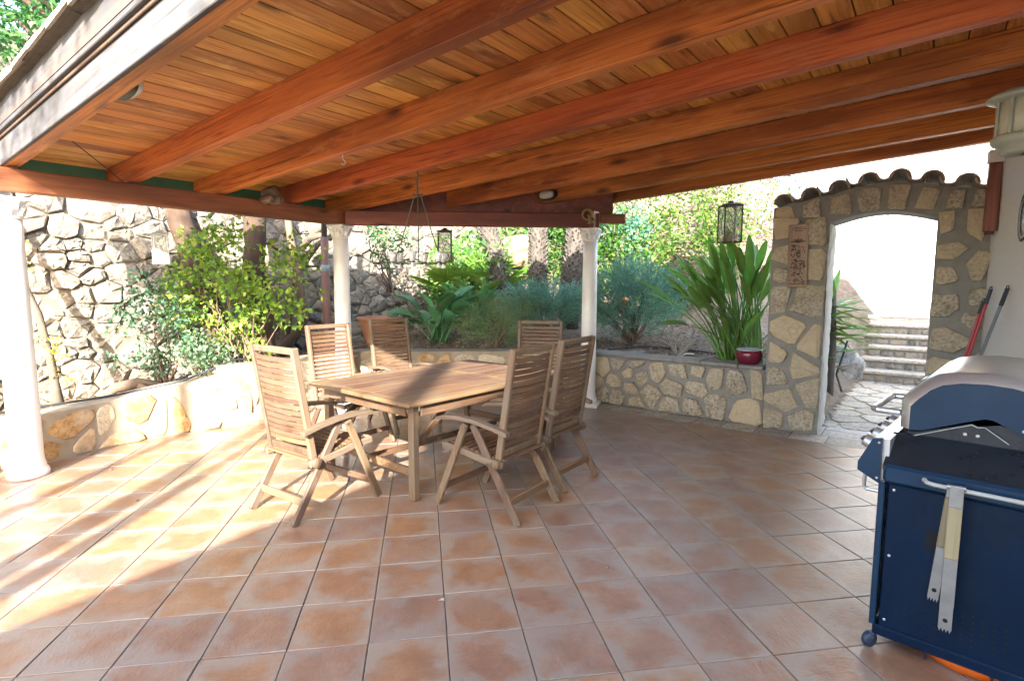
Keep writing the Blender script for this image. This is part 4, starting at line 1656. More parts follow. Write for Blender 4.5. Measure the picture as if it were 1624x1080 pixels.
def make_chair(recline=0.12, top=1.125):
    t = thing('folding_chair', 'x', 'chair')
    # back: stiles from the seat up
    zb, yb = 0.36, -0.165
    zt_, yt = top, yb - recline
    dv = Vector((0, yt - yb, zt_ - zb))
    ang = math.atan2(-(yt - yb), zt_ - zb)
    Lb = dv.length
    back = MB()
    ws = 0.225
    for s in (-1, 1):
        back.box((s * ws, 0, Lb / 2), (0.032, 0.048, Lb), None, 0.006)
    back.box((0, 0, Lb - 0.022), (2 * ws - 0.034, 0.030, 0.042), None, 0.006)
    back.box((0, 0, 0.075), (2 * ws - 0.034, 0.026, 0.045), None, 0.005)
    b = part('backrest', back, 'teak_leg', t, loc=(0, yb, zb), rot=(ang, 0, 0))
    sm = fixn(curved_slat(2 * ws - 0.02, 0.029, 0.013, 0.018).mesh('slat', 'teak'))
    ns = 15
    for k in range(ns):
        z = 0.122 + (Lb - 0.06 - 0.122) * (k + 0.5) / ns
        ob('slat', sm, b, (0, 0.0, z))
    # seat
    seat = MB()
    for s in (-1, 1):
        pts = [(s * 0.245, -0.205, 0.372), (s * 0.245, -0.05, 0.385), (s * 0.245, 0.14, 0.415), (s * 0.245, 0.29, 0.425)]
        for i in range(3):
            seat.bar(pts[i], pts[i + 1], 0.026, 0.045, ch=0.005, ext=0.012)
    seat.box((0, 0.285, 0.425), (0.46, 0.03, 0.05), None, 0.006)
    st_ = part('seat', seat, 'teak_grey', t)
    s2 = fixn(MB().box((0, 0, 0), (0.462, 0.034, 0.014), None, 0.004).mesh('slat', 'teak'))
    for k in range(11):
        y = -0.205 + 0.043 * k
        z = 0.395 + 0.055 * smooth(-0.2, 0.3, y) + 0.004
        ob('slat', s2, st_, (0, y, z), (R(6), 0, 0))
    # legs: front and rear leg meet under the arm
    for s in (-1, 1):
        x = s * (CW / 2 - 0.012)
        part('leg', MB().bar((x, 0.335, 0.0), (x, 0.075, 0.605), 0.026, 0.052, (0, 1, 0.4), 0.006), 'teak_leg', t)
        x2 = s * (CW / 2 - 0.042)
        part('leg', MB().bar((x2, -0.335, 0.0), (x2, 0.035, 0.605), 0.026, 0.055, (0, 1, -0.6), 0.006), 'teak_leg', t)
        arm = MB()
        ap = [(-0.265, 0.585), (-0.15, 0.612), (0.0, 0.635), (0.14, 0.642), (0.27, 0.628), (0.335, 0.606)]
        wdts = [0.046, 0.05, 0.056, 0.06, 0.06, 0.05]
        xm = s * (CW / 2 - 0.022)
        for (y, z), wv in zip(ap, wdts):
            arm.v += [(xm - wv / 2, y, z - 0.013), (xm + wv / 2, y, z - 0.013), (xm + wv / 2, y, z + 0.013), (xm - wv / 2, y, z + 0.013)]
        for k in range(len(ap) - 1):
            for q in range(4):
                q2 = (q + 1) % 4
                arm.f.append((k * 4 + q, k * 4 + q2, k * 4 + 4 + q2, k * 4 + 4 + q))
        e = (len(ap) - 1) * 4
        arm.f += [(0, 3, 2, 1), (e, e + 1, e + 2, e + 3)]
        part('armrest', arm, 'teak_grey', t)
        rx = Matrix.Rotation(math.pi / 2, 3, 'Y')
        for (by_, bz_) in ((0.065, 0.588), (0.20, 0.405), (-0.115, 0.372)):
            part('bolt', MB().lathe([(0.0085, -0.002), (0.0085, 0.003), (0.005, 0.0045)], 10, (s * (CW / 2 + 0.003), by_, bz_), rx if s > 0 else Matrix.Rotation(-math.pi / 2, 3, 'Y')), 'iron_rust', t)
        part('pivot_knob', MB().lathe([(0.030, -0.022), (0.034, -0.016), (0.034, 0.016), (0.030, 0.022)], 14, (s * 0.262, -0.175, 0.378), rx), 'teak_leg', t, True)
    part('stretcher', MB().box((0, -0.262, 0.135), (CW - 0.11, 0.022, 0.052), None, 0.005), 'teak', t)
    part('stretcher', MB().box((0, 0.278, 0.135), (CW - 0.05, 0.022, 0.045), None, 0.005), 'teak', t)
    return t


chairs = [
    (-1.37, 3.79, 55, 'teak folding chair at the near left end of the table, its back in full sun'),
    (-0.09, 3.79, 144.5, 'teak folding chair nearest the viewer on the right of the table'),
    (0.27, 4.36, 143, 'teak folding chair just behind the nearest right-hand one, beside the open floor'),
    (-1.57, 5.26, -37, 'teak folding chair in front of the middle column'),
    (-1.20, 6.055, -48, 'teak folding chair in front of the terracotta pot on the far side of the table'),
    (0.265, 5.80, -99, 'teak folding chair at the far right end of the table'),
]
ch0 = make_chair()
index_kids()
for i, (x, y, f, lab) in enumerate(chairs):
    c = ch0 if i == 0 else copy_tree(ch0)
    c.location = (x, y, 0.001)
    c.rotation_euler = (0, 0, R(f - 90))
    tag(c, lab, 'chair', 'teak folding chairs around the table')
    if i in (1, 2):
        pass

# table: x along the length
tb_ang = 49.3
tbt = thing('dining_table', 'rectangular slatted teak dining table with square legs', 'table', (-0.575, 4.785, 0.001), R(tb_ang))
TL, TWd, TZ = 1.84, 1.28, 0.722
top_ = MB()
for s in (-1, 1):
    top_.box((0, s * (TWd / 2 - 0.045), TZ - 0.015), (TL, 0.09, 0.03), None, 0.006)
    top_.box((s * (TL / 2 - 0.045), 0, TZ - 0.0155), (0.09, TWd - 0.181, 0.03), None, 0.006)
top_.box((0.28, 0, TZ - 0.0165), (0.07, TWd - 0.181, 0.028), None, 0.004)
tt = part('tabletop', top_, 'teak', tbt)
ns = 15
pitch_ = (TWd - 0.182) / ns
for seg_, (xa, xb) in enumerate(((-TL / 2 + 0.0915, 0.2435), (0.3165, TL / 2 - 0.0915))):
    sm = fixn(MB().box((0, 0, 0), (xb - xa, pitch_ - 0.004, 0.024), None, 0.003).mesh('slat', 'teak'))
    for k in range(ns):
        ob('slat', sm, tt, ((xa + xb) / 2, -(TWd - 0.182) / 2 + pitch_ * (k + 0.5), TZ - 0.0135))
for sx in (-1, 1):
    for sy in (-1, 1):
        part('leg', MB().box((sx * (TL / 2 - 0.12), sy * (TWd / 2 - 0.10), (TZ - 0.033) / 2), (0.060, 0.060, TZ - 0.033), None, 0.008), 'teak_leg', tbt)
for s in (-1, 1):
    part('apron', MB().box((-0.0, s * (TWd / 2 - 0.060), TZ - 0.075), (TL - 0.31, 0.022, 0.085), None, 0.004), 'teak', tbt)
    part('apron', MB().box((s * (TL / 2 - 0.085), 0, TZ - 0.075), (0.022, TWd - 0.27, 0.085), None, 0.004), 'teak', tbt)
    part('stretcher', MB().box((s * (TL / 2 - 0.12), 0, 0.20), (0.03, TWd - 0.269, 0.055), None, 0.004), 'teak', tbt)
part('stretcher', MB().box((0, 0, 0.20), (TL - 0.271, 0.05, 0.04), None, 0.004), 'teak', tbt)
for sx in (-1, 1):
    for sy in (-1, 1):
        part('brace', MB().bar((sx * (TL / 2 - 0.16), sy * (TWd / 2 - 0.14), 0.36), (sx * 0.35, sy * (TWd / 2 - 0.16), TZ - 0.045), 0.022, 0.05, (0, 0, 1), 0.004), 'teak', tbt)

# ================================================================== GAS GRILL
gr = thing('gas_grill', 'navy blue gas barbecue with a rolled steel lid', 'grill', (1.545, 2.235, 0.0), R(-44))
GD, GW = 0.60, 0.98      # x: front (0) to back; y: along the front, away from the viewer


def gpart(name, mb, mat, parent=None, smooth=False, **kw):
    return part(name, mb, mat, parent or gr, smooth, **kw)


sp = MB()
sp.box((GD / 2, 0.012, 0.415), (GD - 0.02, 0.02, 0.62), None, 0.004)
side = gpart('side_panel', sp, 'grill_panel')
# hand recess and rows of punched vent holes
gpart('hand_slot', MB().prism([(0.145, 0.50), (0.155, 0.49), (0.24, 0.49), (0.25, 0.50), (0.25, 0.56), (0.24, 0.57), (0.155, 0.57), (0.145, 0.56)], 0.004, 'y', -0.0015), 'hole_black', side)
hm = MB()
ry = Matrix.Rotation(math.pi / 2, 3, 'X')
for (x0, z0, nr) in ((0.07, 0.625, 5), (0.07, 0.21, 6)):
    for c_ in range(10):
        for r_ in range(nr):
            if (c_ == 0 and r_ == 0) or (c_ == 0 and r_ == nr - 1):
                pass
            x = x0 + 0.032 * c_ + (0.05 if c_ > 4 else 0)
            z = z0 + 0.062 - 0.024 * r_ - (0.012 if c_ % 2 else 0)
            hm.lathe([(0.0046, 0), (0.0046, 0.003)], 8, (x, 0.0035, z), ry)
gpart('vent_holes', hm, 'hole_black', side, kind='stuff')
gpart('bottom_rail', MB().box((GD / 2, 0.02, 0.085), (GD + 0.02, 0.05, 0.045), None, 0.006), 'grill_panel')
gpart('front_rail', MB().box((0.012, GW / 2, 0.085), (0.04, GW - 0.055, 0.045), None, 0.006), 'grill_panel')
gpart('back_panel', MB().box((GD - 0.012, GW / 2, 0.45), (0.02, GW - 0.03, 0.70)), 'grill_panel')
gpart('far_side_panel', MB().box((GD / 2, GW - 0.012, 0.455), (GD - 0.05, 0.02, 0.70), None, 0.004), 'grill_panel')
gpart('base_shelf', MB().box((GD / 2, GW / 2, 0.115), (GD - 0.06, GW - 0.06, 0.015)), 'grill_black')
# corner post and doors
gpart('corner_post', MB().box((-0.012, 0.012, 0.415), (0.022, 0.04, 0.62), None, 0.004), 'grill_blue')
for s, (ya, yb_) in enumerate(((0.04, GW / 2 - 0.004), (GW / 2 + 0.004, GW - 0.03))):
    d_ = gpart('door', MB().box((-0.018, (ya + yb_) / 2, 0.44), (0.03, yb_ - ya, 0.64), None, 0.006), 'brushed_steel')
    hy = ya + 0.06 if s == 0 else yb_ - 0.06
    gpart('handle', MB().tube([(-0.03, hy, 0.745), (-0.085, hy, 0.745), (-0.095, hy, 0.735), (-0.095, hy, 0.66), (-0.085, hy, 0.65), (-0.03, hy, 0.65)], 0.008, 8), 'brushed_steel', d_)
# top rim and deck
rim = MB()
rim.box((GD / 2, 0.02, 0.768), (GD + 0.02, 0.085, 0.078), None, 0.012)
gpart('top_rim', rim, 'grill_blue')
gpart('side_deck', MB().prism([(-0.018, 0.800), (0.165, 0.905), (0.175, 0.890), (-0.018, 0.785)], GD + 0.02, 'x', -0.012), 'grill_black')
gpart('firebox', MB().box((GD / 2, GW / 2 + 0.08, 0.875), (GD - 0.04, GW - 0.22, 0.10), None, 0.012), 'grill_black')
# control panel at the front
cpn = MB()
cpn.prism([(0.0, 0.90), (-0.055, 0.895), (-0.10, 0.79), (-0.10, 0.76), (-0.03, 0.72), (0.0, 0.72)], GW - 0.06, 'y', 0.03)
gpart('control_panel', cpn, 'brushed_steel')
cps = MB().prism([(-0.024, 0.905), (-0.057, 0.90), (-0.106, 0.79), (-0.106, 0.755), (-0.03, 0.715), (-0.024, 0.715)], 0.022, 'y', 0.006)
gpart('control_panel_end', cps, 'grill_blue')
ax_ = Vector((-0.91, 0, 0.41)).normalized()
rk = Vector((0, 0, 1)).rotation_difference(ax_).to_matrix()
for q in range(5):
    kn = MB().lathe([(0.034, 0.0), (0.036, 0.004), (0.030, 0.012), (0.029, 0.032), (0.025, 0.036)], 18, (-0.078, 0.13 + 0.17 * q, 0.848), rk)
    k_ = gpart('knob', kn, 'brushed_steel', None, True)
    gb = MB()
    cc = Vector((-0.078, 0.13 + 0.17 * q, 0.848)) + ax_ * 0.040
    gb.box(cc, (0.012, 0.05, 0.016), rk, 0.003)
    gpart('grip', gb, 'plastic_navy', k_)
# lid
LP = [(0.0, 0.925), (0.0, 1.045), (0.03, 1.085), (0.075, 1.135), (0.12, 1.165), (0.19, 1.182), (0.28, 1.188), (0.37, 1.182), (0.46, 1.16), (0.53, 1.12), (0.575, 1.05), (0.585, 0.925)]
LY0, LY1 = 0.165, GW - 0.02
skin = MB()
LPI = [(0.29 + (x - 0.29) * 0.86, 0.925 + (z - 0.925) * 0.84) for x, z in LP]
n_ = len(LP)
for y, pf_ in ((LY0, LPI), (LY0 + 0.022, [((a[0] + b[0]) / 2 * 1.0 + (a[0] - b[0]) * 0.28, (a[1] + b[1]) / 2 + (a[1] - b[1]) * 0.28) for a, b in zip(LP, LPI)]), (LY0 + 0.06, LP), (LY1, LP)):
    skin.v += [(x, y, z + 0.002) for x, z in pf_]
for r in range(3):
    for k in range(n_ - 1):
        skin.f.append((r * n_ + k, r * n_ + k + 1, (r + 1) * n_ + k + 1, (r + 1) * n_ + k))
lid = gpart('lid', skin, 'brushed_steel', None, True)
for y, nm in ((LY0, 'lid_end'), (LY1 - 0.012, 'lid_end')):
    e = MB()
    if nm == 'lid_end' and y == LY0:
        cut = [(0.585, 0.925), (0.46, 0.925), (0.36, 0.985), (0.31, 1.01), (0.285, 1.012), (0.25, 1.0), (0.09, 0.932), (0.0, 0.925)]
        e.prism([(x, z) for x, z in LPI] + [(0.46, 0.925), (0.36, 0.985), (0.31, 1.01), (0.285, 1.012), (0.25, 1.0), (0.09, 0.932)], 0.02, 'y', y - 0.004)
    else:
        e.prism([(x, z) for x, z in LP], 0.012, 'y', y)
    gpart(nm, e, 'grill_blue', lid)
# rotisserie cut-out liner
gpart('firebox_end', MB().prism([(0.02, 0.90), (0.565, 0.90), (0.42, 0.965), (0.33, 0.992), (0.275, 0.978), (0.262, 0.976), (0.245, 0.985), (0.09, 0.925)], 0.012, 'y', LY0 + 0.012), 'grill_black')
gpart('edge_trim', MB().tube([(0.06, LY0 - 0.002, 0.903), (0.245, LY0 - 0.002, 0.982), (0.262, LY0 - 0.002, 0.974), (0.285, LY0 - 0.002, 0.978), (0.36, LY0 - 0.002, 0.925)], 0.0022, 5), 'tin_grey')
for bx_ in (0.225, 0.265, 0.40):
    gpart('bolt', MB().lathe([(0.007, 0), (0.007, 0.003), (0.004, 0.005)], 10, (bx_, LY0 - 0.012 if bx_ > .3 else LY0 + 0.01, 0.985 if bx_ > .3 else 0.938), Matrix.Rotation(math.pi / 2, 3, 'X')), 'steel_hook')
gpart('lid_handle', MB().tube([(0.0, LY0 + 0.04, 0.985), (-0.085, LY0 + 0.04, 0.985), (-0.10, LY0 + 0.055, 0.985), (-0.10, LY0 + 0.44, 0.985), (-0.085, LY0 + 0.455, 0.985), (0.0, LY0 + 0.455, 0.985)], 0.014, 12), 'brushed_steel', lid)
th_r = Vector((0, 0, 1)).rotation_difference(Vector((-0.7, 0, 0.72)).normalized()).to_matrix()
gpart('thermometer', MB().lathe([(0.032, 0), (0.034, 0.006), (0.029, 0.012), (0.020, 0.010)], 18, (0.052, LY0 + 0.28, 1.112), th_r), 'steel_hook', lid, True)
# towel rail on the side
gpart('towel_rail', MB().tube([(0.13, 0.0, 0.778), (0.13, -0.028, 0.776), (0.14, -0.045, 0.773), (0.16, -0.05, 0.771), (0.58, -0.05, 0.771)], 0.0085, 8), 'tin_grey')
for (sx_, sz_) in ((0.03, 0.70), (0.03, 0.42), (0.03, 0.14), (0.57, 0.70), (0.57, 0.14)):
    gpart('screw', MB().lathe([(0.0055, 0), (0.0055, 0.002), (0.003, 0.0035)], 10, (sx_, 0.001, sz_), Matrix.Rotation(math.pi / 2, 3, 'X')), 'steel_hook')
for sz_ in (0.885, 0.735):
    gpart('screw', MB().lathe([(0.005, 0), (0.005, 0.002), (0.003, 0.0035)], 10, (-0.034, 0.0055, sz_), Matrix.Rotation(math.pi / 2, 3, 'X')), 'steel_hook')
# feet and castors
for (fx, fy) in ((-0.005, 0.0), (GD - 0.03, 0.0), (-0.005, GW - 0.03), (GD - 0.03, GW - 0.03)):
    cw = MB()
    cw.lathe([(0.030, -0.013), (0.033, -0.009), (0.033, 0.009), (0.030, 0.013)], 20, (fx - 0.012, fy, 0.034), Matrix.Rotation(math.pi / 2, 3, 'Y') @ Matrix.Rotation(0.5, 3, 'X'))
    gpart('castor', cw, 'plastic_navy', None, True)
    gpart('castor_fork', MB().box((fx - 0.002, fy, 0.055), (0.02, 0.03, 0.03), None, 0.004), 'plastic_navy')
for fx in (0.17, 0.38):
    gpart('foot_peg', MB().lathe([(0.003, 0.0), (0.006, 0.03), (0.008, 0.065)], 8, (fx, 0.06, 0.0)), 'plastic_navy')

# gas bottle inside, orange base showing below
gb_ = thing('gas_bottle', 'orange gas bottle whose base shows under the grill', 'gas bottle', (1.545 + 0.30 * math.cos(R(-44)) - 0.215 * math.sin(R(-44)), 2.235 + 0.30 * math.sin(R(-44)) + 0.215 * math.cos(R(-44)), 0.002), 0)
part('body', MB().lathe([(0.165, 0.0), (0.172, 0.03), (0.165, 0.40), (0.11, 0.50), (0.05, 0.53)], 28), 'orange_plastic', gb_, True)
part('valve', MB().lathe([(0.03, 0.53), (0.03, 0.58), (0.015, 0.60)], 12), 'tin_grey', gb_)

# barbecue tongs hung on the towel rail
Mg = Matrix.Translation((1.545, 2.235, 0)) @ Matrix.Rotation(R(-44), 4, 'Z')
tg = thing('barbecue_tongs', 'steel barbecue tongs with wooden grips hung on the grill rail', 'tongs', Mg @ Vector((0.235, -0.064, 0.225)), R(-44))


def tong_arm(L, wd_, tilt, y):
    a = MB()
    a.box((0, y, L / 2), (wd_, 0.004, L), None, 0.001)
    for s_ in (-1, 1):
        a.box((s_ * (wd_ / 2 - 0.001), y + 0.006, L / 2 + 0.04), (0.003, 0.014, L - 0.10), None, 0.001)
    for k in range(4):
        a.prism([(-wd_ / 2 + wd_ * k / 4 + .001, 0.001), (-wd_ / 2 + wd_ * (k + 1) / 4 - .001, 0.001), (-wd_ / 2 + wd_ * (k + .5) / 4, -0.012)], 0.004, 'y', y - 0.002)
    return a


for (L, wd_, tilt, y, dx, dz) in ((0.56, 0.042, 0.0, -0.008, 0.0, 0.0), (0.46, 0.036, 0.075, 0.006, -0.045, 0.10)):
    arm = part('arm', tong_arm(L, wd_, 0, 0), 'tong_steel', tg, loc=(dx, y, dz), rot=(0, tilt, 0))
    part('wooden_grip', MB().box((0, -0.005, L * 0.68), (wd_ + 0.002, 0.010, 0.20), None, 0.004), 'tong_wood', arm)
    part('hole', MB().lathe([(0.008, 0), (0.008, 0.001)], 12, (0, -0.0025, 0.035), Matrix.Rotation(math.pi / 2, 3, 'X')), 'hole_black', arm)

part('hinge', MB().tube([(-0.03, 0.0, 0.555), (0.026, 0.0, 0.558)], 0.009, 10), 'tong_steel', tg)

# ================================================================== RIGHT WALL: lamp, strut, plate, brooms
lampx, lampy = 2.98, 3.37
wl = thing('wall_lamp', 'round green-grey cage lamp fixed high on the white wall', 'lamp', (lampx, lampy, 2.30))
r0 = 0.145
part('base_ring', MB().lathe([(0.09, 0.0), (0.105, 0.012), (0.105, 0.045), (0.14, 0.055), (0.15, 0.07), (0.15, 0.095), (0.138, 0.105), (0.13, 0.108)], 32), 'lamp_green', wl, True)
part('glass', MB().lathe([(0.118, 0.108), (0.12, 0.20), (0.118, 0.305)], 28), 'lamp_frosted', wl, True)
for q in range(8):
    a = q * math.pi / 4 + 0.35
    part('cage_bar', MB().box((0, 0, 0.206), (0.014, 0.020, 0.20), None, 0.004), 'lamp_green', wl, loc=(0.130 * math.cos(a), 0.130 * math.sin(a), 0), rot=(0, 0, a))
part('cap', MB().lathe([(0.135, 0.302), (0.155, 0.306), (0.182, 0.312), (0.185, 0.322), (0.16, 0.342), (0.10, 0.365), (0.03, 0.375)], 32), 'lamp_green', wl, True)
wv = Vector((lampx, lampy)) - w0
tl_ = wv.dot(wd)
outl = wv.dot(wn)
part('wall_arm', MB().box((0, 0, 0.03), (max(0.05, outl) + 0.02, 0.10, 0.06), None, 0.008), 'lamp_green', wl, loc=(-wn.x * outl / 2, -wn.y * outl / 2, 0), rot=(0, 0, math.atan2(wn.y, wn.x)))
def hw_world(t, out, z):
    p = w0 + wd * t + wn * out
    return (p.x, p.y, z)


o = part('lamp_cable', MB().tube([(lampx + .02, lampy, 2.66), (lampx + 0.06, lampy + 0.05, 2.78), hw_world(1.62, 0.012, 2.86), hw_world(1.6, 0.012, 2.98)], 0.005, 6), 'tin_grey', None)
tag(o, 'thin grey cable looping up behind the round wall lamp', 'cable')
su = Vector(hw_world(0.30, 0.05, 0))
stt = thing('wooden_strut', 'short dark red wooden strut fixed beside the arch', 'strut', (su.x, su.y, 1.97), math.atan2(wd.y, wd.x))
part('strut', MB().box((0, 0, 0.275), (0.085, 0.085, 0.55), None, 0.008), 'dark_strut_wood', stt)
part('end_cap', MB().box((0, 0, -0.012), (0.062, 0.062, 0.026), None, 0.006), 'dark_strut_wood', stt)
part('mounting_plate', MB().box((0, 0, 0.60), (0.11, 0.10, 0.10), None, 0.004), 'house_white', stt)
pl = hw_world(1.42, 0.012, 1.98)
plt_ = thing('wall_plate', 'round dark blue plate hung on the white wall at the right edge', 'plate', pl, 0)
rp_ = Vector((0, 0, 1)).rotation_difference(Vector((wn.x, wn.y, 0))).to_matrix()
part('plate_body', MB().lathe([(0.05, 0.0), (0.16, 0.018), (0.163, 0.024), (0.10, 0.014), (0.0, 0.010)], 36, (0, 0, 0), rp_, cap=False), 'plate_blue', plt_, True)
part('plate_ring', MB().lathe([(0.128, 0.020), (0.142, 0.023), (0.128, 0.024)], 36, (0, 0, 0), rp_, cap=False), 'plate_white', plt_, True)

# broom handles leaning on the wall
for (tb0, tt0, zz, matn, lab) in ((0.58, 1.10, 1.51, 'broom_grey', 'grey metal broom handle leaning on the white wall'),
                                  (0.40, 0.46, 1.50, 'broom_red', 'taller red broom handle leaning on the white wall'),
                                  (0.26, 0.18, 1.40, 'broom_red', 'shorter red broom handle leaning against the wall behind the others')):
    b0 = hw_world(tb0, 0.30, 0.0)
    t0 = hw_world(tt0, 0.03, zz)
    br_ = thing('broom', lab, 'broom', b0, 0)
    dv = Vector(t0) - Vector(b0)
    part('handle', MB().tube([dv * 0.06, dv * 0.95], 0.0115, 10), matn, br_)
    part('grip', MB().tube([dv * 0.92, dv * 1.0], 0.014, 10), 'broom_cap', br_)
    part('hanging_loop', MB().tube([dv * 1.0 + Vector((-.008, 0, -.004)), dv * 1.0 + Vector((-.006, 0, .02)), dv * 1.0 + Vector((.006, 0, .022)), dv * 1.0 + Vector((.010, 0, -.002))], 0.004, 6), 'broom_cap', br_)
    bb = MB().box((0, 0, 0.04), (0.26, 0.05, 0.07), None, 0.01)
    part('brush_head', bb, 'broom_cap', br_, rot=(0, 0, math.atan2(wd.y, wd.x)))

# ================================================================== PLAQUE on the arch pillar
pq = thing('wooden_plaque', 'carved wooden plaque hanging on the left arch pillar', 'plaque', (*P2W(4.535, 5.218 - 0.045), 1.50), PROT)
brd = part('board', MB().box((0, 0, 0.315), (0.185, 0.026, 0.63), None, 0.006), 'plaque_wood', pq, rot=(0, R(-1.2), 0))
cv = MB()
for z, wv_ in ((0.60, 0.11), (0.583, 0.13), (0.566, 0.08)):
    cv.box((0.005, -0.0135, z), (wv_, 0.004, 0.006))
cr4 = random.Random(14)
for k in range(5):     # spreading fronds over a densely carved panel
    a = R(20 + 35 * k)
    cv.tube([(0, -0.014, 0.45), (0.035 * math.cos(a), -0.017, 0.45 + 0.03 * math.sin(a)), (0.075 * math.cos(a), -0.015, 0.445 + 0.045 * math.sin(a))], [0.005, 0.007, 0.003], 5)
for k in range(95):
    x, z = cr4.uniform(-0.066, 0.066), cr4.uniform(0.05, 0.43)
    a, L = cr4.uniform(0, 3.14), cr4.uniform(0.006, 0.022)
    cv.tube([(x - L * math.cos(a), -0.0135, z - L * math.sin(a)), (x, -0.017, z), (x + L * math.cos(a), -0.0135, z + L * math.sin(a))], [0.002, cr4.uniform(0.003, 0.006), 0.002], 5)
cv.box((0, -0.0135, 0.035), (0.155, 0.006, 0.01))
part('carving', cv, 'iron_rust', brd, kind='stuff')
part('nail', MB().tube([(0, 0.03, 0.66), (0, -0.01, 0.665)], 0.004, 6), 'iron_rust', pq)
part('string', MB().tube([(-0.03, -0.004, 0.625), (0, -0.006, 0.664), (0.03, -0.004, 0.625)], 0.002, 5), 'iron_rust', pq)

# ================================================================== POTS AND SMALL GARDEN THINGS
rp2 = P2W(4.06, 5.36)
pot = thing('glazed_pot', 'dark red glazed pot on the planter wall beside the arch', 'pot', (rp2[0], rp2[1], 0.652))
part('pot_body', MB().lathe([(0.085, 0.0), (0.11, 0.012), (0.135, 0.06), (0.14, 0.10), (0.132, 0.14), (0.125, 0.15)], 32, cap=False), 'red_glaze', pot, True)
part('rim', MB().lathe([(0.124, 0.148), (0.134, 0.152), (0.134, 0.165), (0.122, 0.168), (0.112, 0.16), (0.11, 0.12)], 32, cap=False), 'glaze_rim', pot, True)
part('potting_soil', MB().lathe([(0.0, 0.115), (0.115, 0.12)], 24, cap=False), 'soil', pot)

tp_ = thing('terracotta_pot', 'big terracotta pot standing in the bed behind the chairs', 'pot', (-1.90, 8.0, bed_h(-1.9, 8.0) - 0.02))
part('pot_body', MB().lathe([(0.17, 0.0), (0.21, 0.12), (0.27, 0.30), (0.285, 0.36)], 32, cap=False), 'terracotta', tp_, True)
part('rim', MB().lathe([(0.284, 0.355), (0.315, 0.36), (0.32, 0.41), (0.30, 0.42), (0.27, 0.415), (0.26, 0.34), (0.0, 0.33)], 32, cap=False), 'terracotta', tp_, True)
for (x, y, z, s, lab) in ((2.05, 10.2, None, 0.13, 'small clay pot on the bank behind the juniper'), (3.42, 10.0, None, 0.12, 'small orange clay pot behind the big paddle-leaved plant')):
    z = bed_h(x, y)
    o = thing('clay_pot', lab, 'pot', (x, y, z - 0.02))
    part('pot_body', MB().lathe([(s * .6, 0), (s * .8, s * .8), (s, s * 1.5), (s * 1.1, s * 1.5), (s * 1.1, s * 1.8), (s * .95, s * 1.8), (s * .9, s * 1.2)], 20), 'orange_clay', o, True)


def boulder(name, label, c, s, seed, mat='boulder_rock', cuts=3):
    import bmesh
    bmx = bmesh.new()
    bmesh.ops.create_icosphere(bmx, subdivisions=4, radius=1.0)
    rb = random.Random(seed)
    ph = [rb.uniform(0, 6) for _ in range(9)]
    planes = [(Vector((rb.gauss(0, 1), rb.gauss(0, 1), rb.gauss(0, .8))).normalized(), rb.uniform(0.62, 0.92)) for _ in range(11)]
    for v in bmx.verts:
        p = v.co.copy()
        for nrm, d in planes:
            e = p.dot(nrm) - d
            if e > 0:
                p -= nrm * e * 0.85
        k = 0.07 * math.sin(5 * p.x + ph[0]) * math.sin(6 * p.y + ph[1]) + 0.05 * math.sin(11 * p.z + ph[2] + 4 * p.x) + 0.03 * math.sin(19 * p.x + ph[3]) * math.cos(17 * p.y + 13 * p.z + ph[4])
        p *= 1 + k
        v.co = Vector((p.x * s[0], p.y * s[1], p.z * s[2]))
    me = bpy.data.meshes.new(name)
    bmx.to_mesh(me)
    bmx.free()
    me.materials.append(MATS[mat])
    me.shade_smooth()
    o = ob(name, me, None, c, (0, 0, rb.uniform(0, 3)))
    tag(o, label, 'rock')
    return o


boulder('boulder', 'big pitted grey boulder at the foot of the steps beyond the arch', (5.12, 8.78, 0.22), (0.42, 0.36, 0.40), 3)
boulder('boulder', 'pale lit boulder among the palm trunks', (0.02, 9.9, 1.15), (0.42, 0.4, 0.55), 5)
boulder('boulder', 'grey rock low behind the fine-leaved tuft in the middle bed', (0.30, 9.0, 0.85), (0.42, 0.34, 0.33), 8)
boulder('boulder', 'flat pale stone in the bed below the leafy shrub', (-3.42, 6.06, 0.40), (0.30, 0.15, 0.14), 9)
boulder('boulder', 'orange-brown rock high on the bank between the palm trunks', (0.16, 10.6, 2.15), (0.42, 0.4, 0.34), 10, 'orange_stone')
boulder('boulder', 'orange-brown rock beside the white house at the top of the steps', (*P2W(4.22, 11.55), 1.0), (0.28, 0.25, 0.33), 12, 'mortar_stone')

# root stump in the left bed
rs = MB()
rs.tube([(-0.35, 0.0, -0.05), (-0.2, 0.02, 0.05), (0.0, 0.05, 0.08), (0.18, 0.08, 0.03), (0.30, 0.07, -0.06)], [0.03, 0.055, 0.06, 0.045, 0.02], 9)
rs.tube([(0.0, 0.05, 0.06), (0.06, -0.05, 0.03), (0.10, -0.13, -0.05)], [0.045, 0.035, 0.02], 8)
o = part('tree_root', rs, 'vine_bark', None, True, loc=(-3.90, 5.75, bed_h(-3.9, 5.75) + 0.05), rot=(0, 0, R(40)))
tag(o, 'gnarled grey root lying in the left planting bed', 'root')

# irrigation hoses
def hose(name, label, pts, r, mat):
    P = [Vector(p) for p in pts]
    sm_ = []
    for i in range(len(P) - 1):
        p0, p1, p2, p3 = P[max(0, i - 1)], P[i], P[i + 1], P[min(len(P) - 1, i + 2)]
        for k in range(6):
            t = k / 6
            sm_.append(0.5 * ((2 * p1) + (p2 - p0) * t + (2 * p0 - 5 * p1 + 4 * p2 - p3) * t * t + (3 * p1 - p0 - 3 * p2 + p3) * t ** 3))
    sm_.append(P[-1])
    o = part(name, MB().tube(sm_, r, 6), mat, None, True)
    tag(o, label, 'hose')


def onbed(x, y, d=0.02):
    return (x, y, bed_h(x, y) + d)


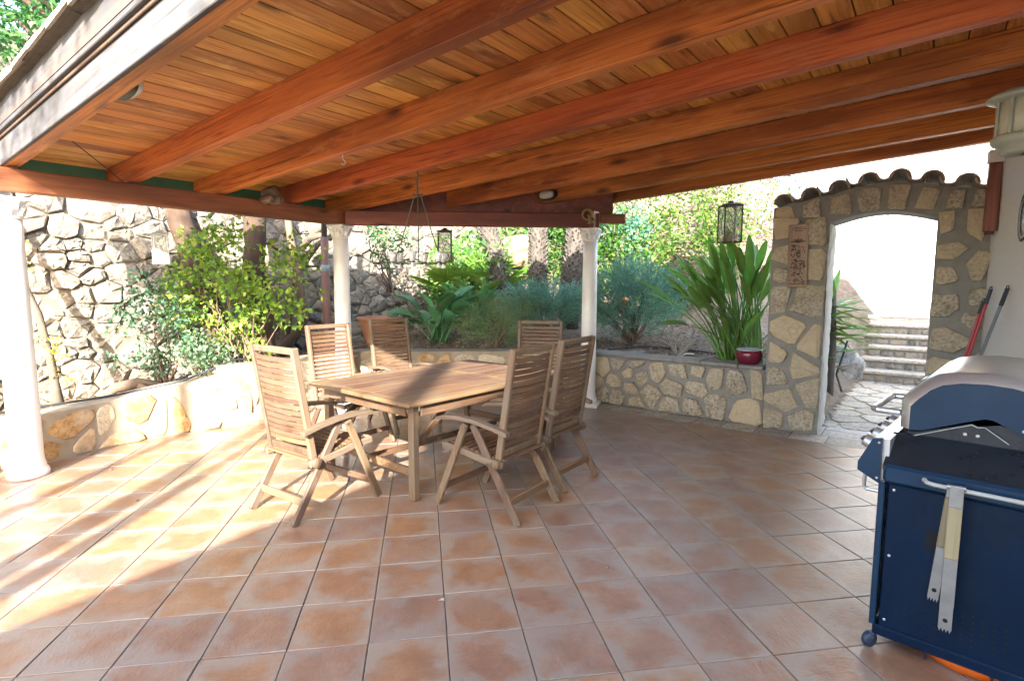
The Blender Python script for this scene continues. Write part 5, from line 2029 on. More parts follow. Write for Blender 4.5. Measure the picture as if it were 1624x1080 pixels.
hose('irrigation_hose', 'black irrigation hose along the top of the left planter wall', [(-4.35, 4.35, 0.45), (-4.05, 4.85, 0.445), (-3.72, 5.32, 0.46), (-3.45, 5.62, 0.50), (-3.2, 5.85, 0.60), (-3.05, 6.05, 0.68), (-2.95, 6.25, 0.66)], 0.012, 'hose_black')
hose('irrigation_hose', 'black irrigation hose lying on the soil behind the right planter wall', [onbed(1.3, 7.5), onbed(1.7, 7.75), onbed(2.1, 7.7), onbed(2.5, 7.35), onbed(2.8, 6.95)], 0.014, 'hose_black')
hose('irrigation_hose', 'pale hose looping on the soil beside the glazed pot', [onbed(2.35, 7.2), onbed(2.15, 6.95, .05), onbed(2.02, 6.65), onbed(2.15, 6.50), onbed(2.4, 6.42), onbed(2.6, 6.3)], 0.011, 'hose_pale')
# broken slab and stake lying in the right bed
o = part('broken_slab', MB().prism([(-0.22, -0.1), (0.2, -0.12), (0.26, 0.05), (0.05, 0.13), (-0.2, 0.09)], 0.035, 'z', 0), 'boulder_rock', None, loc=(1.55, 7.32, bed_h(1.55, 7.32) - 0.005), rot=(R(6), R(-4), 0.3))
tag(o, 'flat broken grey slab lying on the soil behind the right planter wall', 'slab')
o = part('wooden_stake', MB().bar((0, 0, 0), (0.30, 0.12, 0.26), 0.05, 0.03, ch=0.004), 'twig_grey', None, loc=(1.98, 6.82, bed_h(1.98, 6.82) - 0.02))
tag(o, 'short grey wooden stake leaning in front of the dry twiggy shrub', 'stake')

# mauve post with tape beside the middle column
pp = thing('mauve_post', 'mauve plastic pipe post with a blue tape band left of the middle column', 'post', (-2.44, 7.35, 0.55))
part('pipe', MB().lathe([(0.052, 0.0), (0.050, 1.55), (0.046, 1.56)], 18), 'pink_pipe', pp, True)
part('tape_band', MB().lathe([(0.0525, 1.12), (0.0528, 1.20)], 18), 'blue_tape', pp, True)
part('upper_pole', MB().lathe([(0.036, 1.55), (0.034, 2.15)], 14), 'bark_grey', pp, True)

# garden bench beyond the arch
bn = thing('garden_bench', 'bench end with a green iron leg seen through the arch', 'bench', (4.36, 7.80, 0.0), R(30))
for s in (0.0, -1.1):
    part('leg', MB().tube([(0.05 + s, 0.16, 0.0), (0.02 + s, 0.13, 0.12), (0.0 + s, 0.05, 0.26), (0.02 + s, 0.0, 0.36), (0.02 + s, 0.10, 0.40)], 0.018, 8), 'iron_green', bn, True)
    part('leg', MB().tube([(0.05 + s, -0.30, 0.0), (0.02 + s, -0.27, 0.14), (0.0 + s, -0.22, 0.30), (0.0 + s, -0.30, 0.60), (0.0 + s, -0.34, 0.78)], 0.016, 8), 'iron_green', bn, True)
for k in range(5):
    part('slat', MB().box((-0.5, 0.11 - 0.085 * k, 0.415), (1.35, 0.06, 0.025), None, 0.006), 'teak', bn)



# ================================================================== VEGETATION
def limb(mb, p, q, r0, r1, n=5, wob=0.05, seg=8, rnd=random):
    p, q = Vector(p), Vector(q)
    pts, rs = [], []
    L = (q - p).length
    for k in range(n + 1):
        t = k / n
        o_ = Vector((rnd.uniform(-1, 1), rnd.uniform(-1, 1), rnd.uniform(-.4, .4))) * wob * L * (0 if k in (0, n) else 1)
        pts.append(p + (q - p) * t + o_)
        rs.append(r0 + (r1 - r0) * t)
    mb.tube(pts, rs, seg)
    return pts


def shrub(name, label, base, rad, cz, nclump, rmin, rmax, per, L, W, mat, stem_mat='twig_grey', nstem=7, cat='shrub', flat=0.9, group=None, flowers=None, bias=0.3):
    bx_, by_, bz_ = base
    t = thing(name, label, cat, base, 0, group)
    C_, r_ = scatter_clumps(nclump, (0, 0, cz), rad, rmin, rmax, bias)
    C_[:, 2] = np.maximum(C_[:, 2], 0.05)
    crown('crown', C_, r_, per, L, W, mat, t, flat=flat)
    st_ = MB()
    sr_ = random.Random(hash(name) % 1000 + nclump)
    for k in range(nstem):
        c = C_[sr_.randrange(len(C_))]
        limb(st_, (sr_.uniform(-.05, .05), sr_.uniform(-.05, .05), -0.03), tuple(c), sr_.uniform(0.010, 0.018), 0.004, 6, 0.06, 6, sr_)
    part('stem', st_, stem_mat, t, True)
    if flowers:
        fm, cnt, fl = flowers
        P, D = clump_cloud(C_[: max(3, nclump // 3)], r_[: max(3, nclump // 3)] * 1.05, cnt, flat, 0.9)
        me = leaf_mesh('flowers', P, D + unit(len(P)) * .5, unit(len(P)), fl, fl * 0.9, fm)
        f_ = ob('flowers', me, t, kind='stuff')
    return t


def bz(x, y):
    return (x, y, bed_h(x, y))


# bright shrub in front of the dry stone wall
shrub('leafy_shrub', 'bright yellow-green leafy shrub in the left bed before the stone wall', bz(-3.05, 6.35), (0.95, 0.42, 0.72), 1.02, 112, 0.07, 0.20, 1250, 0.060, 0.045, 'leaf_bright', 'vine_bark', 16)
shrub('leafy_shrub', 'dark blue-green shrub left of the bright one', bz(-3.80, 6.05), (0.50, 0.34, 0.66), 0.62, 44, 0.07, 0.18, 1250, 0.055, 0.034, 'leaf_blue', 'vine_bark', 10)
shrub('trailing_shrub', 'pale silvery shrub trailing over the left planter wall', bz(-3.35, 5.98), (0.30, 0.20, 0.28), 0.30, 30, 0.07, 0.14, 1900, 0.045, 0.034, 'leaf_silver', 'vine_bark', 6)
shrub('trailing_shrub', 'small green sprig hanging over the wall behind the sunlit chair', bz(-2.83, 6.12), (0.14, 0.10, 0.22), 0.16, 8, 0.05, 0.09, 2200, 0.045, 0.034, 'leaf_bright', 'vine_bark', 3)
shrub('leafy_shrub', 'dark ivy hanging high on the stone wall beside the middle column', (-1.82, 8.35, bed_h(-1.8, 8.3) + 0.75), (0.34, 0.25, 0.50), 0.75, 26, 0.07, 0.16, 1500, 0.05, 0.036, 'leaf_tree', 'vine_bark', 8)


# trunks of the trees standing in the left bed
def tree(name, label, pts, rads, mat, limbs, crown_c, crown_r, nclump, per, L, W, leafmat, seed=1, rmin=0.25, rmax=0.5):
    t = thing(name, label, 'tree', pts[0])
    o_ = Vector(pts[0])
    rr = random.Random(seed)
    mb = MB()
    P = [Vector(p) - o_ for p in pts]
    fine, fr = [], []
    for i in range(len(P) - 1):
        for k in range(5):
            tt_ = k / 5
            fine.append(P[i] + (P[i + 1] - P[i]) * tt_ + Vector((rr.uniform(-1, 1), rr.uniform(-1, 1), 0)) * rads[i] * 0.12)
            fr.append((rads[i] + (rads[i + 1] - rads[i]) * tt_) * rr.uniform(0.93, 1.08))
    fine.append(P[-1])
    fr.append(rads[-1])
    mb.tube(fine, fr, 14)
    for k in range(limbs):
        c = Vector(crown_c) - o_ + Vector((rr.uniform(-.8, .8) * crown_r[0], rr.uniform(-.8, .8) * crown_r[1], rr.uniform(-.6, .8) * crown_r[2]))
        limb(mb, P[-1] * 0.97, c, rads[-1] * 0.6, 0.015, 6, 0.06, 7, rr)
    part('trunk', mb, mat, t, True)
    C_, r_ = scatter_clumps(nclump, tuple(Vector(crown_c) - o_), crown_r, rmin, rmax, 0.25)
    crown('crown', C_, r_, per, L, W, leafmat, t)
    return t


tree('bed_tree', 'thick leaning brown trunk behind the leafy shrub', [(-3.30, 6.42, 0.40), (-3.50, 6.55, 1.0), (-3.78, 6.7, 1.7), (-4.0, 6.8, 2.4), (-4.2, 6.9, 3.6)], [0.19, 0.15, 0.135, 0.13, 0.12], 'bark_brown', 9, (-5.9, 7.6, 4.7), (2.2, 1.3, 1.4), 200, 380, 0.11, 0.05, 'leaf_tree', 1, 0.16, 0.42)
tree('bed_tree', 'upright brown trunk right of the leaning one', [(-3.10, 6.85, 0.45), (-3.14, 6.95, 1.1), (-3.20, 7.0, 1.8), (-3.24, 7.1, 2.6), (-3.3, 7.4, 3.8)], [0.17, 0.145, 0.13, 0.125, 0.11], 'bark_brown', 7, (-4.2, 9.0, 5.4), (1.8, 1.4, 1.0), 90, 300, 0.10, 0.045, 'leaf_tree', 2, 0.18, 0.45)
tree('hill_tree', 'tall green tree rising over the terrace above the stone wall', [(-7.6, 9.3, 5.0), (-7.5, 9.4, 6.2), (-7.4, 9.5, 7.2)], [0.16, 0.14, 0.10], 'bark_grey', 8, (-7.6, 9.2, 7.4), (2.6, 2.0, 1.7), 150, 300, 0.11, 0.05, 'leaf_tree', 3, 0.2, 0.5)

# twisting vine stem
vs = thing('vine_trunk', 'twisting pale vine stem climbing the stone wall left of the middle column', 'vine', (-3.25, 7.75, 0.50))
part('stem', MB().tube([(0, 0, 0), (0.06, 0, 0.16), (0.24, -.02, 0.30), (0.36, -0.03, 0.50), (0.34, -0.03, 0.85), (0.30, 0, 1.2), (0.22, 0, 1.6), (0.14, 0.05, 2.1), (0.1, 0.2, 2.8)], [0.085, 0.07, 0.062, 0.06, 0.056, 0.05, 0.05, 0.048, 0.04], 10), 'vine_bark', vs, True)
part('side_stem', MB().tube([(0.05, 0, 0.14), (0.12, 0.05, 0.45), (0.16, 0.05, 0.9), (0.30, 0.0, 1.3)], [0.06, 0.05, 0.045, 0.03], 9), 'vine_bark', vs, True)
for k, (x0, z0, x1, z1) in enumerate(((0.35, 1.5, 0.72, 1.85), (0.42, 1.62, 0.75, 1.62), (0.40, 1.35, 0.74, 1.70))):
    part('branch', MB().tube([(x0, 0.05, z0), ((x0 + x1) / 2, 0.08, (z0 + z1) / 2 + 0.05), (x1, 0.10, z1)], [0.05, 0.045, 0.03], 8), 'bark_grey', vs, True)

# mossy slender stem behind the left column
ms = thing('slender_trunk', 'slender mossy trunk with yellow moss right of the left column', 'tree', (-4.32, 5.25, 0.31))
part('trunk', MB().tube([(0, 0, -0.05), (-0.04, 0.02, 0.2), (-0.09, 0.04, 0.5), (-0.20, 0.08, 0.9), (-0.36, 0.1, 1.25), (-0.55, 0.15, 1.9), (-0.7, 0.2, 2.6)], [0.055, 0.038, 0.034, 0.034, 0.03, 0.026, 0.018], 9), 'bark_grey', ms, True)
Cm = np.array([[-0.06, 0.0, 0.35], [-0.02, 0.02, 0.62], [0.02, 0.0, 0.50], [-0.28, 0.08, 1.35], [-0.30, 0.08, 1.55], [0.05, 0.05, 0.30], [-0.12, 0.05, 0.70]])
crown('crown', Cm, np.array([0.07, 0.09, 0.08, 0.07, 0.07, 0.07, 0.06]), 4500, 0.028, 0.018, 'flower_yellow', ms)


# ---- paddle-leaved plants
def paddle(L_st, L_bl, W_bl, lean, az, curl=0.5, base=(0, 0, 0), twist=0.0):
    """one leaf: petiole rising at 'lean' from vertical towards az, then a paddle blade"""
    mb = MB()
    d = Vector((math.cos(az), math.sin(az), 0))
    p = Vector(base)
    ang = lean * 0.35
    pts = [p.copy()]
    n = 6
    for k in range(n):
        ang += lean * 0.65 / n
        p = p + (d * math.sin(ang) + Vector((0, 0, math.cos(ang)))) * (L_st / n)
        pts.append(p.copy())
    mb.tube(pts, [0.013 - 0.007 * k / n for k in range(n + 1)], 5)
    m = 9
    side0 = Vector((-d.y, d.x, 0))
    rows = []
    for k in range(m + 1):
        t = k / m
        w_ = W_bl * (math.sin(math.pi * min(1, (t * 0.94 + 0.04)) ** 0.85)) ** 0.75 * 0.5
        if k == 0:
            w_ = 0.006
        if k == m:
            w_ = 0.004
        dirv = d * math.sin(ang) + Vector((0, 0, math.cos(ang)))
        nr = dirv.cross(side0).normalized()
        sd = (side0 * math.cos(twist) + nr * math.sin(twist))
        nr2 = dirv.cross(sd).normalized()
        up = nr2 if nr2.z > 0 else -nr2
        rows.append((p + sd * w_ + up * w_ * 0.45, p.copy(), p - sd * w_ + up * w_ * 0.45))
        p = p + dirv * (L_bl / m)
        ang += curl / m
    vs_, fs_ = [], []
    for r in rows:
        vs_ += list(r)
    for k in range(m):
        for j in range(2):
            a_ = k * 3 + j
            fs_.append((a_, a_ + 1, a_ + 4, a_ + 3))
    mb.add(vs_, fs_)
    return mb


def paddle_plant(name, label, base, leaves, mat, zscale=1.0):
    t = thing(name, label, 'plant', base)
    for (Ls, Lb, Wb, lean, az, curl, bx_, by_, tw) in leaves:
        mb = paddle(Ls, Lb, Wb, lean, az, curl, (bx_, by_, 0), tw)
        me = mb.mesh('leaf', mat, True)
        ob('leaf', me, t)
    return t


lr = random.Random(21)
lv = []
for k in range(84):
    az = R(lr.uniform(0, 360))
    lean = abs(lr.gauss(0, 0.36)) + 0.10
    # the crown leans out to the left (towards -u) over the bed
    if lr.random() < 0.5:
        az = R(lr.uniform(140, 235))
        lean += lr.uniform(0.10, 0.5)
    Ls = lr.uniform(0.75, 1.2)
    lv.append((Ls, lr.uniform(0.34, 0.50), lr.uniform(0.075, 0.105), lean, az, lr.uniform(0.05, 0.4), lr.uniform(-.22, .22), lr.uniform(-.16, .16), lr.uniform(-1.0, 1.0)))
for k in range(12):
    az = R(lr.uniform(0, 360))
    lv.append((lr.uniform(0.25, 0.5), lr.uniform(0.3, 0.45), lr.uniform(0.05, 0.09), lr.uniform(.3, .8), az, lr.uniform(0.1, 0.5), lr.uniform(-.22, .22), lr.uniform(-.16, .16), lr.uniform(-.6, .6)))
paddle_plant('paddle_leaved_plant', 'tall fan of upright paddle-shaped leaves beside the arch pillar', (2.72, 6.55, bed_h(2.72, 6.55) - 0.02), lv, 'paddle_leaf')
lv = []
for k in range(34):
    az = R(lr.uniform(0, 360))
    lv.append((lr.uniform(0.28, 0.60), lr.uniform(0.36, 0.52), lr.uniform(0.14, 0.20), lr.uniform(0.25, 1.25), az, lr.uniform(0.5, 1.3), lr.uniform(-.12, .12), lr.uniform(-.12, .12), lr.uniform(-.5, .5)))
paddle_plant('paddle_leaved_plant', 'lower spreading plant with dark paddle leaves in the middle bed', (-1.05, 8.05, bed_h(-1.05, 8.05) - 0.02), lv, 'paddle_leaf_dark')
# a second clump, lighter, on the bank
lv = []
for k in range(16):
    lv.append((lr.uniform(0.3, 0.6), lr.uniform(0.4, 0.5), lr.uniform(0.10, 0.14), lr.uniform(0.2, 0.8), R(lr.uniform(0, 360)), lr.uniform(0.3, 0.9), lr.uniform(-.1, .1), lr.uniform(-.1, .1), lr.uniform(-.5, .5)))
paddle_plant('paddle_leaved_plant', 'small paddle-leaved clump behind the wispy tuft', (-0.55, 8.9, bed_h(-0.55, 8.9) - 0.02), lv, 'paddle_leaf_dark')


# ---- fan palm beside the wall
def fan_palm(name, label, base, n, Ls, Rf, mat, seed):
    t = thing(name, label, 'palm', base)
    fr = random.Random(seed)
    for k in range(n):
        az = fr.uniform(0, 2 * math.pi)
        lean = fr.uniform(0.15, 0.9)
        d = Vector((math.cos(az), math.sin(az), 0))
        hub = d * math.sin(lean) * Ls + Vector((0, 0, math.cos(lean) * Ls))
        mb = MB()
        mb.tube([(0, 0, 0), tuple(hub * 0.5 + Vector((0, 0, 0.04))), tuple(hub)], [0.014, 0.010, 0.007], 5)
        axis = (d * math.sin(lean + .3) + Vector((0, 0, math.cos(lean + .3)))).normalized()
        side = Vector((-d.y, d.x, 0))
        for q in range(19):
            a = R(-105 + 210 * q / 18)
            dr_ = (axis * math.cos(a) + side * math.sin(a)).normalized()
            nrm = axis.cross(side).normalized()
            w_ = dr_.cross(nrm).normalized() * 0.014
            L = Rf * fr.uniform(0.85, 1.05)
            drop = Vector((0, 0, -0.10 * L))
            mb.add([hub, hub + dr_ * L * .55 + w_, hub + dr_ * L + drop, hub + dr_ * L * .55 - w_], [(0, 1, 2), (0, 2, 3)])
        ob('frond', mb.mesh('frond', mat, False), t)
    return t


fan_palm('fan_palm', 'young fan palm with stiff radiating fronds left of the palm trunks', (-0.62, 9.5, bed_h(-.62, 9.5)), 13, 0.95, 0.55, 'sword_leaf', 4)


# ---- palm trunks
def palm(name, label, pts, r, seed):
    t = thing(name, label, 'palm', pts[0])
    o_ = Vector(pts[0])
    P = [Vector(p) - o_ for p in pts]
    tr = random.Random(seed)
    mb = MB()
    mb.tube(P, [r * 1.1] + [r] * (len(P) - 1), 12)
    part('trunk', mb, 'palm_bark', t, True)
    # rough leaf-base stubs in a spiral
    sc_ = MB()
    tot = sum((P[i + 1] - P[i]).length for i in range(len(P) - 1))
    nst = int(tot / 0.0042)
    for k in range(nst):
        s = tot * k / nst
        i = 0
        while i < len(P) - 2 and s > (P[i + 1] - P[i]).length:
            s -= (P[i + 1] - P[i]).length
            i += 1
        dd = (P[i + 1] - P[i]).normalized()
        c = P[i] + dd * s
        a = k * 2.39996 + tr.uniform(-.15, .15)
        x = dd.orthogonal().normalized()
        y = dd.cross(x)
        o1 = x * math.cos(a) + y * math.sin(a)
        sd = dd.cross(o1)
        w_ = tr.uniform(0.012, 0.022)
        h_ = tr.uniform(0.035, 0.07)
        out = tr.uniform(0.015, 0.06)
        b0 = c + o1 * (r * 0.97)
        sc_.add([b0 - sd * w_, b0 + sd * w_, b0 + dd * h_ + o1 * out + sd * w_ * .5, b0 + dd * h_ + o1 * out - sd * w_ * .5, b0 + dd * h_ * 1.1],
                [(0, 1, 2, 3), (3, 2, 4), (0, 3, 4), (1, 4, 2)])
    o = part('leaf_stubs', sc_, 'palm_bark', t)
    o['kind'] = 'stuff'
    top = P[-1]
    fr = MB()
    nf = 16
    for k in range(nf):
        az = 2 * math.pi * k / nf + tr.uniform(-.2, .2)
        ln_ = tr.uniform(0.5, 1.5)
        d = Vector((math.cos(az), math.sin(az), 0))
        prev = top.copy()
        ang = ln_ * 0.5
        spine = [prev.copy()]
        for q in range(9):
            ang += 0.16
            prev = prev + (d * math.sin(ang) + Vector((0, 0, math.cos(ang)))) * 0.2
            spine.append(prev.copy())
        fr.tube(spine, [0.018 - 0.0015 * q for q in range(10)], 4)
        side = Vector((-d.y, d.x, 0))
        for q in range(1, 10):
            for f_ in (0, .5):
                c = spine[q - 1] + (spine[q] - spine[q - 1]) * f_
                dirv = (spine[q] - spine[q - 1]).normalized()
                for s_ in (-1, 1):
                    tip = c + (side * s_ * 0.8 + dirv * 0.6).normalized() * 0.38 + Vector((0, 0, -0.08))
                    fr.add([c, c + (tip - c) * .5 + dirv * 0.012, tip, c + (tip - c) * .5 - dirv * 0.012], [(0, 1, 2), (0, 2, 3)])
    ob('crown', fr.mesh('crown', 'leaf_ivy'), t)
    return t


palm('palm_tree', 'leaning shaggy palm trunk, leftmost of the three', [(-0.02, 9.0, bed_h(0, 9) - 0.1), (-0.12, 9.0, 1.3), (-0.25, 9.05, 1.9), (-0.42, 9.1, 2.5), (-0.62, 9.15, 3.4), (-0.75, 9.2, 4.4)], 0.135, 1)
palm('palm_tree', 'upright shaggy palm trunk between the leaning one and the column', [(0.42, 9.3, bed_h(.42, 9.3) - 0.1), (0.42, 9.3, 2.0), (0.44, 9.3, 3.2), (0.46, 9.3, 4.8)], 0.145, 2)
palm('palm_tree', 'shaggy palm trunk just left of the right-hand column', [(0.92, 9.1, bed_h(.92, 9.1) - 0.1), (0.98, 9.1, 1.8), (1.08, 9.1, 3.0), (1.15, 9.1, 4.6)], 0.145, 3)


# ---- feathery junipers and wispy tuft
def feather(name, label, base, rad, cz, nspray, mat, L=0.09, W=0.006, per=26, spray=0.3, droop=0.0, cat='shrub'):
    t = thing(name, label, cat, base)
    C_, _ = scatter_clumps(nspray, (0, 0, cz), rad, 0, 0, 0.15)
    P, A_ = [], []
    st_ = MB()
    jr = random.Random(nspray)
    for i, c in enumerate(C_):
        c = Vector(c)
        out = Vector((c.x, c.y, (c.z - cz * .4) * 0.9 + 0.12)).normalized()
        out = (out + Vector((jr.gauss(0, .3), jr.gauss(0, .3), jr.gauss(0, .25) - droop))).normalized()
        for q in range(per):
            s = q / per
            p = c + out * spray * s + Vector((jr.gauss(0, .012), jr.gauss(0, .012), jr.gauss(0, .012) - droop * spray * s * s))
            a = (out + Vector((jr.gauss(0, .55), jr.gauss(0, .55), jr.gauss(0, .55)))).normalized()
            P.append(tuple(p))
            A_.append(tuple(a))
        if i % 17 == 0:
            limb(st_, (0, 0, 0), tuple(c), 0.016, 0.005, 5, 0.05, 5, jr)
    P = np.array(P)
    A_ = np.array(A_)
    n = len(P)
    me = leaf_mesh('crown', P, A_, unit(n), L * (0.6 + 0.8 * rng.random(n)), W, mat, 0.0, 0.05)
    ob('crown', me, t)
    part('stem', st_, 'vine_bark', t, True)
    return t


feather('juniper', 'blue-green feathery juniper right of the right-hand column', bz(1.72, 7.95), (0.66, 0.45, 0.48), 0.60, 480, 'needle_teal', 0.07, 0.010, 34, 0.26)
feather('juniper', 'feathery juniper left of the right-hand column below the palms', bz(0.48, 8.25), (0.62, 0.35, 0.30), 0.45, 330, 'needle_teal', 0.07, 0.010, 30, 0.24)
feather('wispy_tuft', 'wispy fine-leaved tuft spilling over the back planter wall', bz(-0.22, 7.45), (0.34, 0.20, 0.26), 0.28, 230, 'needle_green', 0.05, 0.0045, 34, 0.36, 0.35, 'plant')
feather('wispy_tuft', 'wispy green tuft below the leaning palm trunk', bz(0.15, 8.0), (0.26, 0.20, 0.22), 0.30, 110, 'needle_green', 0.05, 0.0045, 30, 0.32, 0.15, 'plant')


# ---- bare twiggy shrub
def twiggy(name, label, base, h, n, seed):
    t = thing(name, label, 'shrub', base)
    tr = random.Random(seed)
    mb = MB()

    def grow(p, d, L, r, lvl):
        q = p + d * L
        m = (p + q) / 2 + Vector((tr.uniform(-.1, .1), tr.uniform(-.1, .1), 0.02)) * L
        mb.tube([p, m, q], [r, r * .85, r * .7], 5, False)
        if lvl == 0:
            return
        for k in range(2 if lvl > 2 else 3):
            nd = (d + Vector((tr.gauss(0, .55), tr.gauss(0, .55), tr.gauss(0.1, .35)))).normalized()
            grow(q, nd, L * tr.uniform(.6, .85), r * .68, lvl - 1)

    for k in range(n):
        a = 2 * math.pi * k / n
        grow(Vector((0.02 * math.cos(a), 0.02 * math.sin(a), -0.02)), Vector((0.55 * math.cos(a), 0.55 * math.sin(a), 0.8)).normalized(), h * 0.34, 0.016, 4)
    part('branches', mb, 'twig_grey', t, True)
    return t


twiggy('dry_shrub', 'bare pale twiggy shrub in the bed behind the right planter wall', bz(2.20, 7.3), 0.46, 7, 5)
twiggy('dry_shrub', 'second bare twiggy shrub under the juniper', bz(1.95, 8.6), 0.5, 6, 9)


# ---- creepers and shrubs over the bank
def bank_cloud(x0, x1, y0, y1, n, lift, seed):
    br_ = np.random.default_rng(seed)
    C_ = []
    for _ in range(n):
        x, y = br_.uniform(x0, x1), br_.uniform(y0, y1)
        C_.append((x, y, bed_h(x, y) + br_.uniform(0, lift)))
    return np.array(C_)


def creeper(name, label, box, n, lift, rmin, rmax, per, L, W, mat, seed, cat='creeper', flower=None):
    C_ = bank_cloud(*box, n, lift, seed)
    o_ = C_.mean(0)
    o_[2] = C_[:, 2].min()
    t = thing(name, label, cat, tuple(o_))
    r_ = rmin + (rmax - rmin) * rng.random(n)
    crown('crown', C_ - o_[None], r_, per, L, W, mat, t, flat=0.85)
    if flower:
        P, D = clump_cloud((C_ - o_[None])[: n // 2], r_[: n // 2] * 1.1, flower[1], 0.85, 0.85)
        ob('flowers', leaf_mesh('flowers', P, D + unit(len(P)) * .5, unit(len(P)), 0.06, 0.055, flower[0]), t, kind='stuff')
    st_ = MB()
    cr_ = random.Random(seed)
    for k in range(8):
        a, b = C_[cr_.randrange(n)] - o_, C_[cr_.randrange(n)] - o_
        if np.linalg.norm(a - b) < 1.6:
            limb(st_, tuple(a - np.array([0, 0, .1])), tuple(b), 0.018, 0.008, 5, 0.08, 5, cr_)
    limb(st_, tuple(C_[0] - o_ - np.array([0, 0, .2])), tuple(C_[0] - o_), 0.02, 0.01, 4, 0.05, 5, cr_)
    part('stems', st_, 'vine_bark', t, True, kind='stuff')
    return t


creeper('creeper', 'thick teal-green creeper on the bank right of the right-hand column', (1.3, 2.7, 11.0, 12.0), 70, 1.1, 0.14, 0.30, 420, 0.085, 0.062, 'leaf_teal', 1)
creeper('creeper', 'sunny yellow-green creeper on the bank behind the hanging lantern', (2.3, 4.6, 10.8, 13.4), 110, 0.9, 0.14, 0.32, 360, 0.085, 0.06, 'leaf_sunny', 2)
creeper('creeper', 'bright green creeper on the bank between the palm trunks', (-0.3, 1.5, 10.2, 12.2), 90, 0.9, 0.14, 0.30, 360, 0.085, 0.06, 'leaf_ivy', 3)
creeper('creeper', 'leafy green shrub mass behind the leaning palm trunk', (-1.35, -0.15, 8.9, 10.2), 110, 1.35, 0.12, 0.26, 480, 0.11, 0.055, 'leaf_mid', 4)
creeper('creeper', 'green creeper hanging high on the bank at the end of the stone wall', (-1.4, 0.6, 11.5, 13.6), 80, 1.2, 0.16, 0.34, 300, 0.09, 0.062, 'leaf_tree', 8)
creeper('flowering_shrub', 'purple flowering shrub on the bank beside the arch', (3.9, 5.6, 11.2, 12.8), 70, 0.8, 0.14, 0.28, 300, 0.07, 0.045, 'leaf_sunny', 5, 'shrub', ('flower_purple', 160))
creeper('creeper', 'sunny straw-coloured growth high on the bank above the arch', (3.4, 7.0, 13.2, 17.0), 120, 0.8, 0.2, 0.42, 200, 0.10, 0.05, 'leaf_sunny', 6)
creeper('creeper', 'green growth covering the top of the bank', (-1.5, 3.6, 13.0, 17.0), 130, 1.2, 0.2, 0.45, 220, 0.10, 0.06, 'leaf_ivy', 7)
creeper('creeper', 'low green creeper along the foot of the bank behind the junipers', (0.9, 3.4, 9.6, 11.0), 80, 0.5, 0.12, 0.25, 420, 0.075, 0.055, 'leaf_sunny', 9)

creeper('creeper', 'yellow-green creeper filling the bank below the hanging lantern', (1.8, 4.4, 10.0, 11.6), 120, 0.8, 0.13, 0.28, 420, 0.085, 0.06, 'leaf_sunny', 12)
creeper('creeper', 'leafy growth behind the palm trunks under the roof edge', (-0.2, 1.9, 11.8, 13.4), 120, 1.4, 0.16, 0.34, 330, 0.09, 0.065, 'leaf_sunny', 13)
creeper('creeper', 'green climber on the bank directly behind the right-hand column', (0.8, 2.2, 10.6, 11.6), 90, 1.5, 0.14, 0.28, 400, 0.085, 0.062, 'leaf_ivy', 14)


# ---- spiky plant beyond the arch
sw = thing('spiky_plant', 'spiky plant with sword-shaped leaves seen through the arch', 'plant', (*P2W(4.60, 7.15), 0.40))
sr2 = random.Random(6)
part('stem', MB().tube([(0, 0, -0.4), (0.02, 0, 0.3), (0, 0, 1.05)], [0.09, 0.075, 0.05], 10), 'palm_bark', sw, True)
for k in range(60):
    az = sr2.uniform(0, 2 * math.pi)
    z0 = 0.15 + 0.85 * sr2.random()
    el = sr2.uniform(-0.35, 0.35) + (0.5 if z0 > 0.85 else 0)
    d = Vector((math.cos(az) * math.cos(el), math.sin(az) * math.cos(el), math.sin(el)))
    L = sr2.uniform(0.55, 0.80)
    sd = d.cross(Vector((0, 0, 1))).normalized()
    nr = sd.cross(d)
    mb = MB()
    rows = []
    for q in range(6):
        t = q / 5
        w_ = 0.044 * (0.55 + 1.1 * t if t < 0.35 else (1 - t) / 0.65 * 0.95 + 0.02)
        c = Vector((0, 0, z0)) + d * L * t + Vector((0, 0, -0.07 * L * t * t))
        rows += [c + sd * w_ + nr * w_ * .4, c, c - sd * w_ + nr * w_ * .4]
    mb.add(rows, [(q * 3 + j, q * 3 + j + 1, q * 3 + j + 4, q * 3 + j + 3) for q in range(5) for j in range(2)])
    ob('leaf', mb.mesh('leaf', 'sword_leaf', True), sw)

# ---- leaf litter in the beds
n = 5200
P = []
lrng = np.random.default_rng(5)
while len(P) < n:
    x, y = lrng.uniform(-6, 4.0), lrng.uniform(3.6, 9.6)
    u, nn_ = W2P(x, y)
    if patio_d(x, y) or -u > 1.55 or u > 4.6:
        continue
    P.append((x, y, bed_h(x, y) + lrng.uniform(0.004, 0.03)))
P = np.array(P)
A_ = unit(n)
A_[:, 2] *= 0.3
me = leaf_mesh('leaf_litter', P, A_, unit(n) * 0.4 + np.array([0, 0, 1.0]), 0.03 + 0.05 * rng.random(n), 0.012 + 0.018 * rng.random(n), 'dry_leaf', 0.3, 0.2)
o = ob('leaf_litter', me, None, kind='stuff')
o['label'] = 'dry brown leaves and twigs littering the planting beds'
o['category'] = 'leaf litter'

